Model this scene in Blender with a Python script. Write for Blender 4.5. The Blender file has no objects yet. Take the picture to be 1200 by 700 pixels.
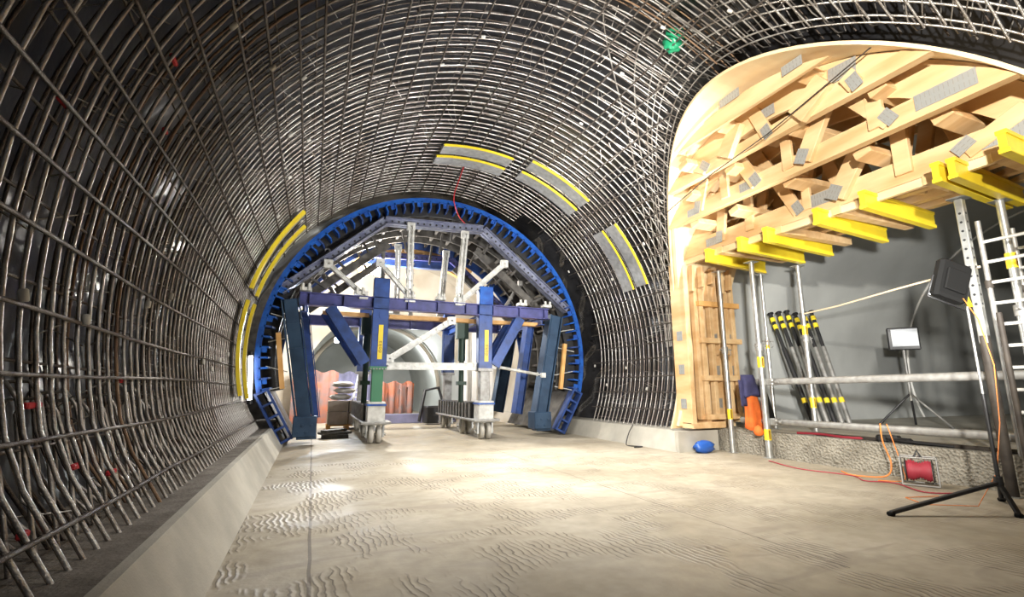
import bpy, math, random
from mathutils import Vector, Matrix
random.seed(7)
C = bpy.context.scene.collection
PI = math.pi
def R(d): return math.radians(d)
V = Vector

# ------------------------------------------------------------ materials
def mat(name, col, rough=.6, metal=0., var=.0, scale=4., bump=0., bscale=30., col2=None, spec=.5, detail=5., stretch=None, emit=None, estr=0.):
    m = bpy.data.materials.new(name); m.use_nodes = True
    nt = m.node_tree; N = nt.nodes; L = nt.links
    b = N['Principled BSDF']
    b.inputs['Base Color'].default_value = (*col, 1)
    b.inputs['Roughness'].default_value = rough
    b.inputs['Metallic'].default_value = metal
    b.inputs['Specular IOR Level'].default_value = spec
    tc = N.new('ShaderNodeTexCoord'); src = tc.outputs['Object']
    if stretch:
        mp = N.new('ShaderNodeMapping'); mp.inputs['Scale'].default_value = stretch
        L.new(src, mp.inputs[0]); src = mp.outputs[0]
    if var > 0 or col2:
        n = N.new('ShaderNodeTexNoise'); n.inputs['Scale'].default_value = scale; n.inputs['Detail'].default_value = detail
        L.new(src, n.inputs['Vector'])
        r = N.new('ShaderNodeValToRGB'); r.color_ramp.elements[0].position = .35; r.color_ramp.elements[1].position = .68
        c2 = col2 if col2 else tuple(c*(1-var) for c in col)
        r.color_ramp.elements[0].color = (*c2, 1); r.color_ramp.elements[1].color = (*col, 1)
        L.new(n.outputs['Fac'], r.inputs[0]); L.new(r.outputs[0], b.inputs['Base Color'])
    if bump > 0:
        n2 = N.new('ShaderNodeTexNoise'); n2.inputs['Scale'].default_value = bscale; n2.inputs['Detail'].default_value = 4
        L.new(src, n2.inputs['Vector'])
        bp = N.new('ShaderNodeBump'); bp.inputs['Strength'].default_value = bump; bp.inputs['Distance'].default_value = .02
        L.new(n2.outputs['Fac'], bp.inputs['Height']); L.new(bp.outputs[0], b.inputs['Normal'])
    if emit:
        b.inputs['Emission Color'].default_value = (*emit, 1); b.inputs['Emission Strength'].default_value = estr
    return m

M = {}
M['rebar'] = mat('ribbed steel', (.66, .64, .61), .32, .75, col2=(.30, .26, .225), scale=5, bump=.35, bscale=90)
M['rebar_dk'] = mat('darker ribbed steel', (.20, .185, .17), .5, .7, col2=(.10, .075, .06), scale=6, bump=.5, bscale=90)
M['rebar_rust'] = mat('rusty ribbed steel', (.30, .19, .11), .6, .3, col2=(.18, .11, .07), scale=8, bump=.35, bscale=90)
M['spacer'] = mat('pale spacer concrete', (.62, .6, .55), .9, 0, .2)
M['foil'] = mat('dark membrane', (.022, .023, .026), .3, 0, col2=(.01, .01, .012), scale=1.5, bump=1., bscale=2.2, spec=.6)
M['foil_shiny'] = mat('crinkled shiny membrane', (.10, .10, .11), .2, .35, col2=(.045, .045, .05), scale=1.5, bump=1., bscale=1.6, spec=1.)
M['conc'] = mat('kerb concrete', (.50, .475, .41), .85, 0, col2=(.40, .38, .33), scale=3, bump=.25, bscale=60)
M['conc_dk'] = mat('rough joint concrete', (.25, .23, .2), .95, 0, col2=(.15, .13, .11), scale=5, bump=.6, bscale=40)
M['lining'] = mat('lining concrete', (.50, .515, .50), .6, 0, col2=(.40, .41, .40), scale=.7, bump=.12, bscale=25)
M['far_conc'] = mat('pale far concrete', (.52, .48, .41), .7, 0, col2=(.36, .31, .24), scale=.8, bump=.2, bscale=6)
M['ply'] = mat('pale plywood', (.84, .68, .43), .55, 0, col2=(.74, .54, .30), scale=2.5, bump=.05, stretch=(1, .25, 1))
M['wood'] = mat('spruce board', (.78, .57, .32), .6, 0, col2=(.58, .36, .165), scale=5, bump=.08, stretch=(1, .15, .8))
M['wood_o'] = mat('orange timber', (.72, .42, .16), .6, 0, col2=(.6, .32, .1), scale=4)
M['yellow'] = mat('yellow lacquer', (.88, .70, .04), .4, 0, col2=(.78, .58, .03), scale=3)
M['blue'] = mat('blue paint', (.03, .08, .30), .4, .1, col2=(.02, .045, .15), scale=4)
M['blue_b'] = mat('bright blue paint', (.015, .12, .50), .38, .1, col2=(.01, .06, .3), scale=5)
M['violet'] = mat('violet blue paint', (.085, .09, .28), .4, .1, col2=(.05, .055, .16), scale=4)
M['waler'] = mat('grey blue steel', (.26, .28, .36), .4, .4, col2=(.13, .14, .22), scale=6)
M['teal'] = mat('slate blue paint', (.035, .075, .14), .4, .2, col2=(.02, .045, .09), scale=3)
M['dsteel'] = mat('dark dusty steel', (.15, .14, .125), .6, .5, col2=(.07, .065, .06), scale=5)
M['skin'] = mat('dark form skin', (.07, .062, .055), .75, .1, col2=(.04, .035, .03), scale=3)
M['galv'] = mat('galvanised steel', (.60, .61, .60), .38, .75, col2=(.42, .43, .42), scale=9)
M['galv_d'] = mat('dull galvanised steel', (.40, .40, .385), .5, .5, col2=(.27, .26, .245), scale=9)
M['white'] = mat('white coated steel', (.74, .74, .71), .45, .2, col2=(.5, .5, .47), scale=8)
M['plate'] = mat('zinc nail plate', (.36, .37, .36), .5, .3)
M['slot'] = mat('plate slot', (.27, .265, .24), .7)
M['black'] = mat('black plastic', (.006, .006, .006), .75, spec=.2)
M['bsteel'] = mat('black steel', (.03, .03, .032), .45, .3)
M['rust'] = mat('brown dusty steel', (.075, .062, .05), .7, .3, col2=(.04, .033, .028), scale=6)
M['red'] = mat('red cable', (.36, .03, .05), .6)
M['orange'] = mat('orange cloth', (.85, .19, .03), .8, 0, col2=(.65, .12, .02), scale=6)
M['orangec'] = mat('orange cable', (.8, .24, .05), .5)
M['navy'] = mat('navy cloth', (.05, .05, .14), .85, 0, col2=(.03, .03, .08), scale=6)
M['bag'] = mat('blue plastic', (.02, .1, .42), .35, 0, bump=.5, bscale=10)
M['green'] = mat('green plastic', (.02, .3, .14), .3, 0, bump=.5, bscale=12)
M['greend'] = mat('green paint', (.06, .22, .12), .5)
M['greenj'] = mat('dark green paint', (.03, .055, .04), .5, .2)
M['card'] = mat('dusty boxes', (.40, .34, .27), .85, 0, col2=(.3, .25, .2), scale=4)
M['sack'] = mat('pale sacks', (.6, .57, .52), .8, 0, col2=(.4, .37, .33), scale=4)
M['sheet_o'] = mat('orange site netting', (.36, .11, .05), .8, 0, col2=(.18, .13, .12), scale=2.5)
M['sheet_v'] = mat('violet grey sheeting', (.22, .22, .36), .7, 0, col2=(.12, .12, .18), scale=2)
M['panel'] = mat('white sheet', (.8, .79, .76), .6, 0, .1)
M['rope'] = mat('pale rope', (.75, .6, .42), .8)
M['rubber'] = mat('grey rubber', (.5, .48, .43), .8)
M['lampglass'] = mat('lit lamp', (1, 1, 1), .3, emit=(1, .97, .92), estr=60)
M['lampoff'] = mat('lamp glass', (.45, .48, .52), .2)
M['glyph'] = mat('dark glyph', (.25, .12, .02), .6)
M['whitep'] = mat('white paint mark', (.85, .85, .82), .6)
M['redp'] = mat('red tape', (.55, .03, .04), .6)

def node_floor():
    m = bpy.data.materials.new('floor concrete'); m.use_nodes = True
    nt = m.node_tree; N = nt.nodes; L = nt.links; b = N['Principled BSDF']
    g = N.new('ShaderNodeNewGeometry'); P = g.outputs['Position']
    def noise(s, d=5, vec=None, dist=0):
        n = N.new('ShaderNodeTexNoise'); n.inputs['Scale'].default_value = s; n.inputs['Detail'].default_value = d
        n.inputs['Distortion'].default_value = dist
        L.new(vec or P, n.inputs['Vector']); return n.outputs['Fac']
    def ramp(x, p0, c0, p1, c1):
        r = N.new('ShaderNodeValToRGB'); e = r.color_ramp.elements
        e[0].position = p0; e[1].position = p1; e[0].color = (*c0, 1); e[1].color = (*c1, 1)
        L.new(x, r.inputs[0]); return r.outputs[0]
    def mix(a, bb, f, mode='MIX'):
        x = N.new('ShaderNodeMix'); x.data_type = 'RGBA'; x.blend_type = mode
        if isinstance(f, float): x.inputs[0].default_value = f
        else: L.new(f, x.inputs[0])
        for i, v in ((6, a), (7, bb)):
            if isinstance(v, tuple): x.inputs[i].default_value = (*v, 1)
            else: L.new(v, x.inputs[i])
        return x.outputs[2]
    def math_(op, a, bb=0., c=0.):
        x = N.new('ShaderNodeMath'); x.operation = op
        for i, v in enumerate((a, bb, c)):
            if isinstance(v, (int, float)): x.inputs[i].default_value = v
            else: L.new(v, x.inputs[i])
        return x.outputs[0]
    sep = N.new('ShaderNodeSeparateXYZ'); L.new(P, sep.inputs[0])
    X, Y = sep.outputs[0], sep.outputs[1]
    base = ramp(noise(.55, 6, dist=.6), .32, (.33, .285, .21), .66, (.46, .41, .325))
    fine = ramp(noise(7, 6), .3, (.72, .71, .68), .7, (1, 1, 1))
    col = mix(base, fine, .8, 'MULTIPLY')
    # damp streaky marks
    mp = N.new('ShaderNodeMapping'); mp.inputs['Rotation'].default_value = (0, 0, R(25)); mp.inputs['Scale'].default_value = (.5, 2.2, 1)
    L.new(P, mp.inputs[0])
    st = ramp(noise(1.6, 6, mp.outputs[0], 1.2), .56, (0, 0, 0), .68, (1, 1, 1))
    col = mix(col, (.25, .215, .17), math_('MULTIPLY', st, .55))
    # joints
    n1 = math_('MULTIPLY', math_('SUBTRACT', noise(2., 4), .5), .03)
    j1 = math_('LESS_THAN', math_('ABSOLUTE', math_('ADD', math_('SUBTRACT', X, .07), n1)), .013)
    j2 = math_('LESS_THAN', math_('ABSOLUTE', math_('ADD', math_('SUBTRACT', X, 3.62), n1)), .008)
    brk = math_('GREATER_THAN', noise(1.1, 2), .42)
    jj = math_('MAXIMUM', j1, math_('MULTIPLY', j2, brk))
    col = mix(col, (.1, .08, .06), math_('MULTIPLY', jj, .75))
    # tyre tread ripples: wavy lips across the driving direction in patches
    mp2 = N.new('ShaderNodeMapping'); mp2.inputs['Rotation'].default_value = (0, 0, R(-6)); L.new(P, mp2.inputs[0])
    w = N.new('ShaderNodeTexWave'); w.wave_type = 'BANDS'; w.bands_direction = 'X'; w.inputs['Scale'].default_value = 5.5
    w.inputs['Distortion'].default_value = 8.; w.inputs['Detail'].default_value = 2; w.inputs['Detail Scale'].default_value = .8
    L.new(mp2.outputs[0], w.inputs['Vector'])
    mask = ramp(noise(1.3, 3, dist=.6), .49, (0, 0, 0), .56, (1, 1, 1))
    ym = math_('LESS_THAN', Y, 9.)
    tread = math_('MULTIPLY', math_('MULTIPLY', w.outputs['Fac'], mask), ym)
    thin = ramp(w.outputs['Fac'], .82, (0, 0, 0), .95, (1, 1, 1))
    col = mix(col, (.12, .095, .065), math_('MULTIPLY', math_('MULTIPLY', thin, mask), math_('MULTIPLY', ym, .9)))
    L.new(col, b.inputs['Base Color'])
    b.inputs['Roughness'].default_value = .62
    rr = ramp(noise(.8, 3), .4, (.45, .45, .45), .6, (.75, .75, .75)); L.new(rr, b.inputs['Roughness'])
    h = math_('ADD', math_('MULTIPLY', tread, 1.), math_('MULTIPLY', noise(25, 5), .35))
    h = math_('SUBTRACT', h, jj)
    bp = N.new('ShaderNodeBump'); bp.inputs['Strength'].default_value = .45; bp.inputs['Distance'].default_value = .014
    L.new(h, bp.inputs['Height']); L.new(bp.outputs[0], b.inputs['Normal'])
    return m
M['floor'] = node_floor()

def node_rough():
    m = mat('dimpled concrete', (.36, .335, .28), .9, 0, col2=(.24, .22, .18), scale=3)
    nt = m.node_tree; N = nt.nodes; L = nt.links
    v = N.new('ShaderNodeTexVoronoi'); v.inputs['Scale'].default_value = 26
    L.new(N['Texture Coordinate'].outputs['Object'], v.inputs['Vector'])
    bp = N.new('ShaderNodeBump'); bp.inputs['Strength'].default_value = 1.; bp.inputs['Distance'].default_value = .03
    L.new(v.outputs['Distance'], bp.inputs['Height']); L.new(bp.outputs[0], N['Principled BSDF'].inputs['Normal'])
    return m
M['dimple'] = node_rough()

# ------------------------------------------------------------ mesh builder
class MB:
    def __init__(s): s.v = []; s.f = []; s.sm = []; s.mi = []; s.cm = 0
    def add(s, vs, fs, smooth=False):
        o = len(s.v); s.v += [tuple(p) for p in vs]
        for f in fs: s.f.append(tuple(i+o for i in f)); s.sm.append(smooth); s.mi.append(s.cm)
        return s
    def use(s, i): s.cm = i; return s
    def boxm(s, mtx, sx, sy, sz, ch=0.):
        x, y, z = sx/2, sy/2, sz/2
        if ch <= 0:
            vs = [mtx @ V((a*x, b*y, c*z)) for c in (-1, 1) for b in (-1, 1) for a in (-1, 1)]
            return s.add(vs, [(0, 2, 3, 1), (4, 5, 7, 6), (0, 1, 5, 4), (2, 6, 7, 3), (0, 4, 6, 2), (1, 3, 7, 5)])
        ring = [(-x+ch, -y), (x-ch, -y), (x, -y+ch), (x, y-ch), (x-ch, y), (-x+ch, y), (-x, y-ch), (-x, -y+ch)]
        n = 8; vs = []
        for (zz, k) in ((-z, 1), (-z+ch, 0), (z-ch, 0), (z, 1)):
            for (a, b) in ring:
                if k: a -= math.copysign(min(ch, abs(a)), a)*.7; b -= math.copysign(min(ch, abs(b)), b)*.7
                vs.append(mtx @ V((a, b, zz)))
        fs = [tuple(range(n))[::-1], tuple(range(3*n, 4*n))]
        for l in range(3):
            for i in range(n): j = (i+1) % n; fs.append((l*n+i, l*n+j, (l+1)*n+j, (l+1)*n+i))
        return s.add(vs, fs)
    def box(s, c, sx, sy, sz, rz=0, ch=0.): return s.boxm(Matrix.Translation(c) @ Matrix.Rotation(rz, 4, 'Z'), sx, sy, sz, ch)
    def b6(s, x0, x1, y0, y1, z0, z1, ch=0.): return s.box(((x0+x1)/2, (y0+y1)/2, (z0+z1)/2), x1-x0, y1-y0, z1-z0, 0, ch)
    def frame(s, p0, p1, up=(0, 0, 1)):
        p0, p1 = V(p0), V(p1); d = (p1-p0); l = d.length; d.normalize(); u = V(up)
        if abs(d.dot(u)) > .98: u = V((0, 1, 0)) if abs(d.y) < .9 else V((1, 0, 0))
        a = u.cross(d).normalized(); b = d.cross(a).normalized()
        m = Matrix(((a.x, b.x, d.x, 0), (a.y, b.y, d.y, 0), (a.z, b.z, d.z, 0), (0, 0, 0, 1)))
        return Matrix.Translation((p0+p1)/2) @ m, l
    def beam(s, p0, p1, w, h, up=(0, 0, 1), ch=0.):           # w across, h along up
        m, l = s.frame(p0, p1, up); return s.boxm(m, w, h, l, ch)
    def ibeam(s, p0, p1, w, h, t, up=(0, 0, 1), web=None):
        m, l = s.frame(p0, p1, up)
        s.boxm(m @ Matrix.Translation((0, h/2-t/2, 0)), w, t, l, .004); s.boxm(m @ Matrix.Translation((0, -h/2+t/2, 0)), w, t, l, .004)
        return s.boxm(m, (web or t*.8), h-2*t, l)
    def channel(s, p0, p1, w, h, t, up=(0, 0, 1), gap=.05):   # two back-to-back channels with a gap
        m, l = s.frame(p0, p1, up)
        for k in (-1, 1):
            s.boxm(m @ Matrix.Translation((k*gap/2, 0, 0)), t, h, l)
            for j in (-1, 1): s.boxm(m @ Matrix.Translation((k*(gap/2+w/4), j*(h/2-t/2), 0)), w/2, t, l)
        return s
    def tube(s, pts, r, n=8, cap=True, closed=False):
        pts = [V(p) for p in pts]; N = len(pts); vs = []; prev = None
        for i, p in enumerate(pts):
            if closed: d = pts[(i+1) % N]-pts[i-1]
            else: d = pts[min(i+1, N-1)]-pts[max(i-1, 0)]
            d.normalize()
            if prev is None:
                u = V((0, 0, 1)) if abs(d.z) < .9 else V((1, 0, 0)); a = u.cross(d).normalized()
            else: a = (prev-d*prev.dot(d)).normalized()
            prev = a; b = d.cross(a)
            rr = r[i] if isinstance(r, (list, tuple)) else r
            for k in range(n):
                t = 2*PI*k/n; vs.append(p+a*(rr*math.cos(t))+b*(rr*math.sin(t)))
        fs = []
        for i in range(N if closed else N-1):
            j = (i+1) % N
            for k in range(n): q = (k+1) % n; fs.append((i*n+k, i*n+q, j*n+q, j*n+k))
        s.add(vs, fs, n > 4)
        if cap and not closed: s.add([vs[k] for k in range(n)], [tuple(range(n))[::-1]]); s.add(vs[-n:], [tuple(range(n))])
        return s
    def prism(s, poly, fn, t0, t1):                            # poly of (a,b), fn(a,b,t)->point
        n = len(poly); vs = [fn(a, b, t0) for a, b in poly]+[fn(a, b, t1) for a, b in poly]
        fs = [tuple(range(n)), tuple(range(n, 2*n))[::-1]]+[(i, i+n, (i+1) % n+n, (i+1) % n) for i in range(n)]
        return s.add(vs, fs)
    def lathe(s, prof, mtx=Matrix(), n=20):
        vs = []; fs = []
        for (r, z) in prof:
            for k in range(n): t = 2*PI*k/n; vs.append(mtx @ V((r*math.cos(t), r*math.sin(t), z)))
        for i in range(len(prof)-1):
            for k in range(n): q = (k+1) % n; fs.append((i*n+k, i*n+q, (i+1)*n+q, (i+1)*n+k))
        return s.add(vs, fs, True)
    def build(s, name, mats, parent=None, **props):
        me = bpy.data.meshes.new(name)
        o = V((0, 0, 0))
        if parent is not None: o = V(parent['_o'])
        me.from_pydata([tuple(V(v)-o) for v in s.v], [], s.f)
        me.polygons.foreach_set('use_smooth', s.sm)
        if not isinstance(mats, (list, tuple)): mats = [mats]
        for m in mats: me.materials.append(m)
        me.polygons.foreach_set('material_index', s.mi)
        me.update()
        ob = bpy.data.objects.new(name, me); C.objects.link(ob)
        if parent is not None: ob.parent = parent; ob['_o'] = tuple(o)
        else: ob['_o'] = (0., 0., 0.)
        for k, v in props.items(): ob[k] = v
        return ob

def text_mesh(nm, body, size, ext, mt, parent, loc, rot, sp=1.):
    cu = bpy.data.curves.new(nm, 'FONT'); cu.body = body; cu.size = size; cu.extrude = ext; cu.space_character = sp
    tmp = bpy.data.objects.new(nm, cu); C.objects.link(tmp); bpy.context.view_layer.update()
    me = bpy.data.meshes.new_from_object(tmp.evaluated_get(bpy.context.evaluated_depsgraph_get()))
    bpy.data.objects.remove(tmp); me.materials.clear(); me.materials.append(mt)
    o = bpy.data.objects.new(nm, me); C.objects.link(o); o.parent = parent
    o.location = V(loc)-V(parent['_o']); o.rotation_euler = rot; o['_o'] = parent['_o']
    return o
def thing(name, label, cat, loc=(0, 0, 0), group=None):
    o = bpy.data.objects.new(name, None); C.objects.link(o); o.location = loc
    o.empty_display_size = .2; o['_o'] = tuple(float(c) for c in loc)
    o['label'] = label; o['category'] = cat
    if group: o['group'] = group
    return o
def dup_part(o, parent, dloc=(0, 0, 0), rot=None):
    c = o.copy(); C.objects.link(c); c.parent = parent; c.location = V(o.location)+V(dloc)
    if rot: c.rotation_euler = rot
    return c
def S(o): o['kind'] = 'structure'; return o

# ------------------------------------------------------------ tunnel geometry (metres)
X0, Z0 = 3.0, 2.1            # tunnel centre line
YA, ZA, RA = 4.8, 2.35, 3.45 # side opening: centre along the tunnel, height, radius
def cyl(th, y, r): return V((X0+r*math.cos(th), y, Z0+r*math.sin(th)))
def xon(z, r): return X0+math.sqrt(max(r*r-(z-Z0)**2, .0))
def zopen(y, g=0.):
    d = abs(y-YA)
    if d >= RA+g: return None
    return ZA+math.sqrt((RA+g)**2-d*d)
def ytop(z, g=0.):
    if z <= ZA: return YA+RA+g-.04
    if z >= ZA+RA+g: return YA
    return YA+math.sqrt((RA+g)**2-(z-ZA)**2)

# floor
b = MB(); b.add([(-.6, -5, 0), (8.4, -5, 0), (8.4, 34, 0), (-.6, 34, 0)], [(0, 1, 2, 3)])
b.add([(-.6, -5, -.3), (8.4, -5, -.3), (8.4, 34, -.3), (-.6, 34, -.3)], [(3, 2, 1, 0)])
S(b.build('floor', M['floor']))
b = MB(); b.b6(8.02, 26, -1.5, 11, -.35, .44); o = S(b.build('floor', M['conc']))
# kerbs
def kerb(poly, y0, y1, nm, mt):
    b = MB(); b.prism(poly, lambda a, c, t: V((a, t, c)), y0, y1); return S(b.build(nm, mt))
kerb([(-.49, -.05), (-.76, .4), (-.82, .4), (-.82, -.05)], -5, 13.2, 'baseboard_left', M['conc'])
kerb([(-.82, -.05), (-.82, .385), (-2.2, .36), (-2.2, -.05)], -5, 20, 'trim_1', M['conc_dk'])
kerb([(6.83, -.05), (7.0, .4), (7.9, .4), (7.9, -.05)], 8.0, 20, 'baseboard_right', M['conc'])
b = MB(); b.b6(7.98, 8.2, -1.5, 8.05, -.02, .45)
S(b.build('trim_2', M['dimple']))

# tunnel shell (membrane) in three sectors
def shell(nm, a0, a1, y0, y1, r, mt, na, ny, cut=True, wr=0.):
    vs = []; fs = []
    for j in range(ny+1):
        for i in range(na+1):
            th = a0+(a1-a0)*i/na; y = y0+(y1-y0)*j/ny
            rr = r+wr*(math.sin(th*17+y*2.1)*math.sin(y*3.3+th*5)+.6*math.sin(th*41+y*1.3))
            vs.append(cyl(th, y, rr))
    for j in range(ny):
        for i in range(na):
            a = j*(na+1)+i; q = [a, a+1, a+na+2, a+na+1]
            c = sum((V(vs[k]) for k in q), V((0, 0, 0)))/4
            zo = zopen(c.y, .03)
            if cut and zo and c.z < zo and c.x > X0: continue
            fs.append(tuple(q[::-1]))
    b = MB(); b.add(vs, fs, True); return S(b.build(nm, mt))
RM = 4.98
shell('wall_left', R(142), R(204), -5, 16.2, RM, M['foil'], 44, 210, wr=.025)
shell('ceiling', R(50), R(142), -5, 16.2, RM, M['foil'], 80, 240, wr=.02)
shell('wall_right', R(-24), R(50), -5, 10.4, RM, M['foil'], 80, 180, wr=.02)
shell('wall_right', R(-24), R(50), 10.4, 16.2, RM-.03, M['foil_shiny'], 90, 70, wr=.06)
# finished pale lining beyond the formwork
def lining(nm, y0, y1, r, mt, a0=-30, a1=210):
    b = MB(); n = 60; vs = []
    for y in (y0, y1):
        for i in range(n+1): vs.append(cyl(R(a0+(a1-a0)*i/n), y, r))
    b.add(vs, [(i, i+1, i+n+2, i+n+1) for i in range(n)], True); return S(b.build(nm, mt))
lining('wall_back', 16.2, 20, 4.35, M['far_conc'])
b = MB(); n = 60; vs = []                                     # bulkhead ring between shell and lining
for r in (4.3, 5.1):
    for i in range(n+1): vs.append(cyl(R(-30+240*i/n), 16.2, r))
b.add(vs, [(i, i+1, i+n+2, i+n+1) for i in range(n)]); S(b.build('trim_3', M['dsteel']))
# end wall with a smaller arched heading
HX, HZ, HR = 2.7, 1.2, 3.15
b = MB(); n = 48; vs = []
for i in range(n+1):
    th = R(-30+240*i/n)
    vs.append(cyl(th, 20, 4.5))
    vs.append(V((HX+HR*math.cos(th), 20, HZ+HR*math.sin(th))))
b.add(vs, [(2*i, 2*i+1, 2*i+3, 2*i+2) for i in range(n)])
S(b.build('wall_far', M['far_conc']))
b = MB(); vs = []
for y in (20, 31):
    for i in range(n+1): th = R(-30+240*i/n); vs.append(V((HX+HR*math.cos(th), y, HZ+HR*math.sin(th))))
b.add(vs, [(i, i+1, i+n+2, i+n+1) for i in range(n)], True)
b.add([(-1, 31, 0), (6.4, 31, 0), (6.4, 31, 4.5), (-1, 31, 4.5)], [(0, 1, 2, 3)])
S(b.build('wall_heading', M['lining']))
b = MB(); b.tube([V((HX+(HR-.12)*math.cos(R(5*k)), 23.5, HZ+(HR-.12)*math.sin(R(5*k)))) for k in range(37)], .1, 8); S(b.build('trim_6', M['far_conc']))

# side tunnel lining (axis along X)
def side(nm, xa, xb, r, mt, zc=1.75):
    b = MB(); n = 64; vs = []
    for x in (xa, xb):
        for i in range(n+1):
            th = R(-25+230*i/n); vs.append(V((x, YA+r*math.cos(th), zc+r*math.sin(th))))
    b.add(vs, [(i, i+1, i+n+2, i+n+1) for i in range(n)], True); return S(b.build(nm, mt))
side('wall_niche', 8.45, 16.6, 4.15, M['lining'])
side('wall_niche', 16.63, 26, 4.15, M['lining'])
b = MB(); b.tube([V((16.62, YA+4.13*math.cos(R(-20+2*i)), 1.75+4.13*math.sin(R(-20+2*i)))) for i in range(111)], .03, 6)
S(b.build('trim_4', M['panel']))
b = MB(); b.add([(26, 0, 0), (26, 10, 0), (26, 10, 7), (26, 0, 7)], [(0, 1, 2, 3)]); S(b.build('wall_niche_end', M['conc_dk']))

# ------------------------------------------------------------ rebar cage
cage = thing('rebar_cage', 'dense two-layer steel rebar mesh lining the whole curved tunnel wall and roof', 'rebar', (X0, 0, .4))
RI, RO = 4.5, 4.78
def hoop_pts(y, r, a0, a1, wob=0.):
    n = max(4, int((a1-a0)/R(4))); ph = random.random()*6
    out = [cyl(a0+(a1-a0)*i/n, y+wob*math.sin(ph+i*.5), r) for i in range(n+1)]
    xe = -1.03-(r-RI)*.9; q = out[-1]                       # the foot of every hoop leans in to the kerb
    return out+[V((q.x+(xe-q.x)*.12, y, q.z-(q.z-.37)*.25)), V((q.x+(xe-q.x)*.4, y, q.z-(q.z-.37)*.55)), V((xe, y, .37))]
def a_end(y, r, g):
    zo = zopen(y, g)
    if zo is None: return R(-21)
    s = (zo-Z0)/r
    return math.asin(min(1, s)) if s < 1 else R(90)
def hoops(nm, r, y0, dy, n, rad, ml, ns):
    full = None; part = None
    for i in range(n):
        y = y0+i*dy+random.uniform(-.012, .012)
        g = .27+random.uniform(-.07, .07)
        if y > YA+RA-.4: g = .1
        if y > YA+RA+.12:
            if full is None:
                full = MB().tube(hoop_pts(y, r, R(-22), R(191), .003), rad, ns).build(nm, ml, cage); fy = y
            elif y > 11.7:
                MB().tube(hoop_pts(y, r, R(62), R(191), .003), rad, ns).build(nm, ml, cage)
            else:
                dup_part(full, cage, (0, y-fy, 0))
        else:
            a1 = R(191)
            MB().tube(hoop_pts(y, r, a_end(y, r, g), a1, .004), rad, ns).build(nm, M['rebar_rust'] if 4.55 < y < 5.05 and r > 4.6 or 4.6 < y < 4.8 else ml, cage)
hoops('hoop_bar', RI, .75, .172, 68, .0125, M['rebar'], 6)
hoops('outer_hoop_bar', RO, .7, .172, 68, .0115, M['rebar_dk'], 5)
# longitudinal bars
def longs(nm, r, a0, da, n, rad, ml):
    for i in range(n):
        th = R(a0+i*da+random.uniform(-.5, .5)); p = cyl(th, 0, r)
        y0 = -.6
        if p.x > X0 and p.z < ZA+RA+.3: y0 = ytop(p.z, .27 if p.z > 3.4 else .08)
        pts = []; y = y0; k = 0
        ph = random.random()*6; dr = random.uniform(-.35, .35)
        ye = 11.9 if a0+i*da < 60 else 12.35
        while y < ye:
            pts.append(cyl(th+R(.22)*math.sin(ph+y*.8)+R(dr)*(y/12), y, r)); y += .7
        pts.append(cyl(th+R(.22)*math.sin(ph+y*.8)+R(dr), ye+random.uniform(-.1, .15), r))
        MB().tube(pts, rad, 6).build(nm, ml, cage)
longs('longitudinal_bar', RI-.027, -17, 5.05, 43, .0135, M['rebar_dk'])
longs('outer_longitudinal_bar', RO-.027, -19, 6.1, 37, .011, M['rebar_dk'])
MB().tube([(-1.10, -.5+.8*k, .57+.008*math.sin(k*2)) for k in range(17)], .0135, 6).build('longitudinal_bar', M['rebar_dk'], cage)
# curved edge bars round the side opening
for g in (.24, .30, .42, .48, .6, .72, .86):
    pts = []
    for i in range(61):
        a = R(-2+i*2.6); y = YA+(RA+g)*math.cos(a); z = ZA+(RA+g)*math.sin(a)
        r = RI+(.02 if g < .5 else .08)
        pts.append(V((xon(z, r), y, z)))
    MB().tube(pts, .012, 6).build('opening_edge_bar', M['rebar'], cage)
# hairpin spikes round the opening
for i in range(56):
    a = R(4+i*2.6+random.uniform(-1, 1)); g0 = .2+random.uniform(0, .12); g1 = g0+random.uniform(.5, .9)
    def q(g, r, da=0): z = ZA+(RA+g)*math.sin(a+da); return V((xon(z, r), YA+(RA+g)*math.cos(a+da), z))
    MB().tube([q(g1, RO), q(g0+.05, RO-.02), q(g0, (RI+RO)/2), q(g0+.05, RI+.02), q(g1*.9, RI+.03)], .008, 5).build('edge_hairpin', M['rebar'], cage)
# hooked starter bars at the kerb (left)
for i in range(44):
    y = 1.0+i*.24; hgt = random.uniform(1.05, 1.3); base = cyl(R(-158), y, RI+.12)
    xa = X0-math.sqrt((RI+.08)**2-(.4-Z0)**2)
    pts = [V((xa, y, .36)), V((X0-(RI+.07)*math.cos(R(17)), y+.02, .85)), V((X0-(RI+.07)*math.cos(R(12.5)), y+.03, hgt)),
           V((X0-(RI+.12)*math.cos(R(11.5)), y+.04, hgt+.09)), V((X0-(RI+.22), y+.05, hgt+.08)), V((X0-(RI+.27), y+.05, hgt-.05)), V((X0-(RI+.16), y+.05, .55)), V((xa-.2, y+.05, .36))]
    MB().tube(pts, .012, 6).build('starter_bar', M['rebar'], cage)
# bent spacer ladders between the layers: uncountable jumble of ties
b = MB()
for i in range(1100):
    th = R(random.uniform(-18, 202)); y = random.uniform(.3, 11.6); p = cyl(th, y, RI)
    zo = zopen(y, .45)
    if zo and p.z < zo and p.x > X0: continue
    d = random.uniform(-.22, .22)
    b.tube([cyl(th, y, RI+.02), cyl(th+R(random.uniform(-2, 2)), y+d, RO-.03)], .005, 4, False)
b.build('tie_wire', M['rebar'], cage, kind='stuff')
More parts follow.
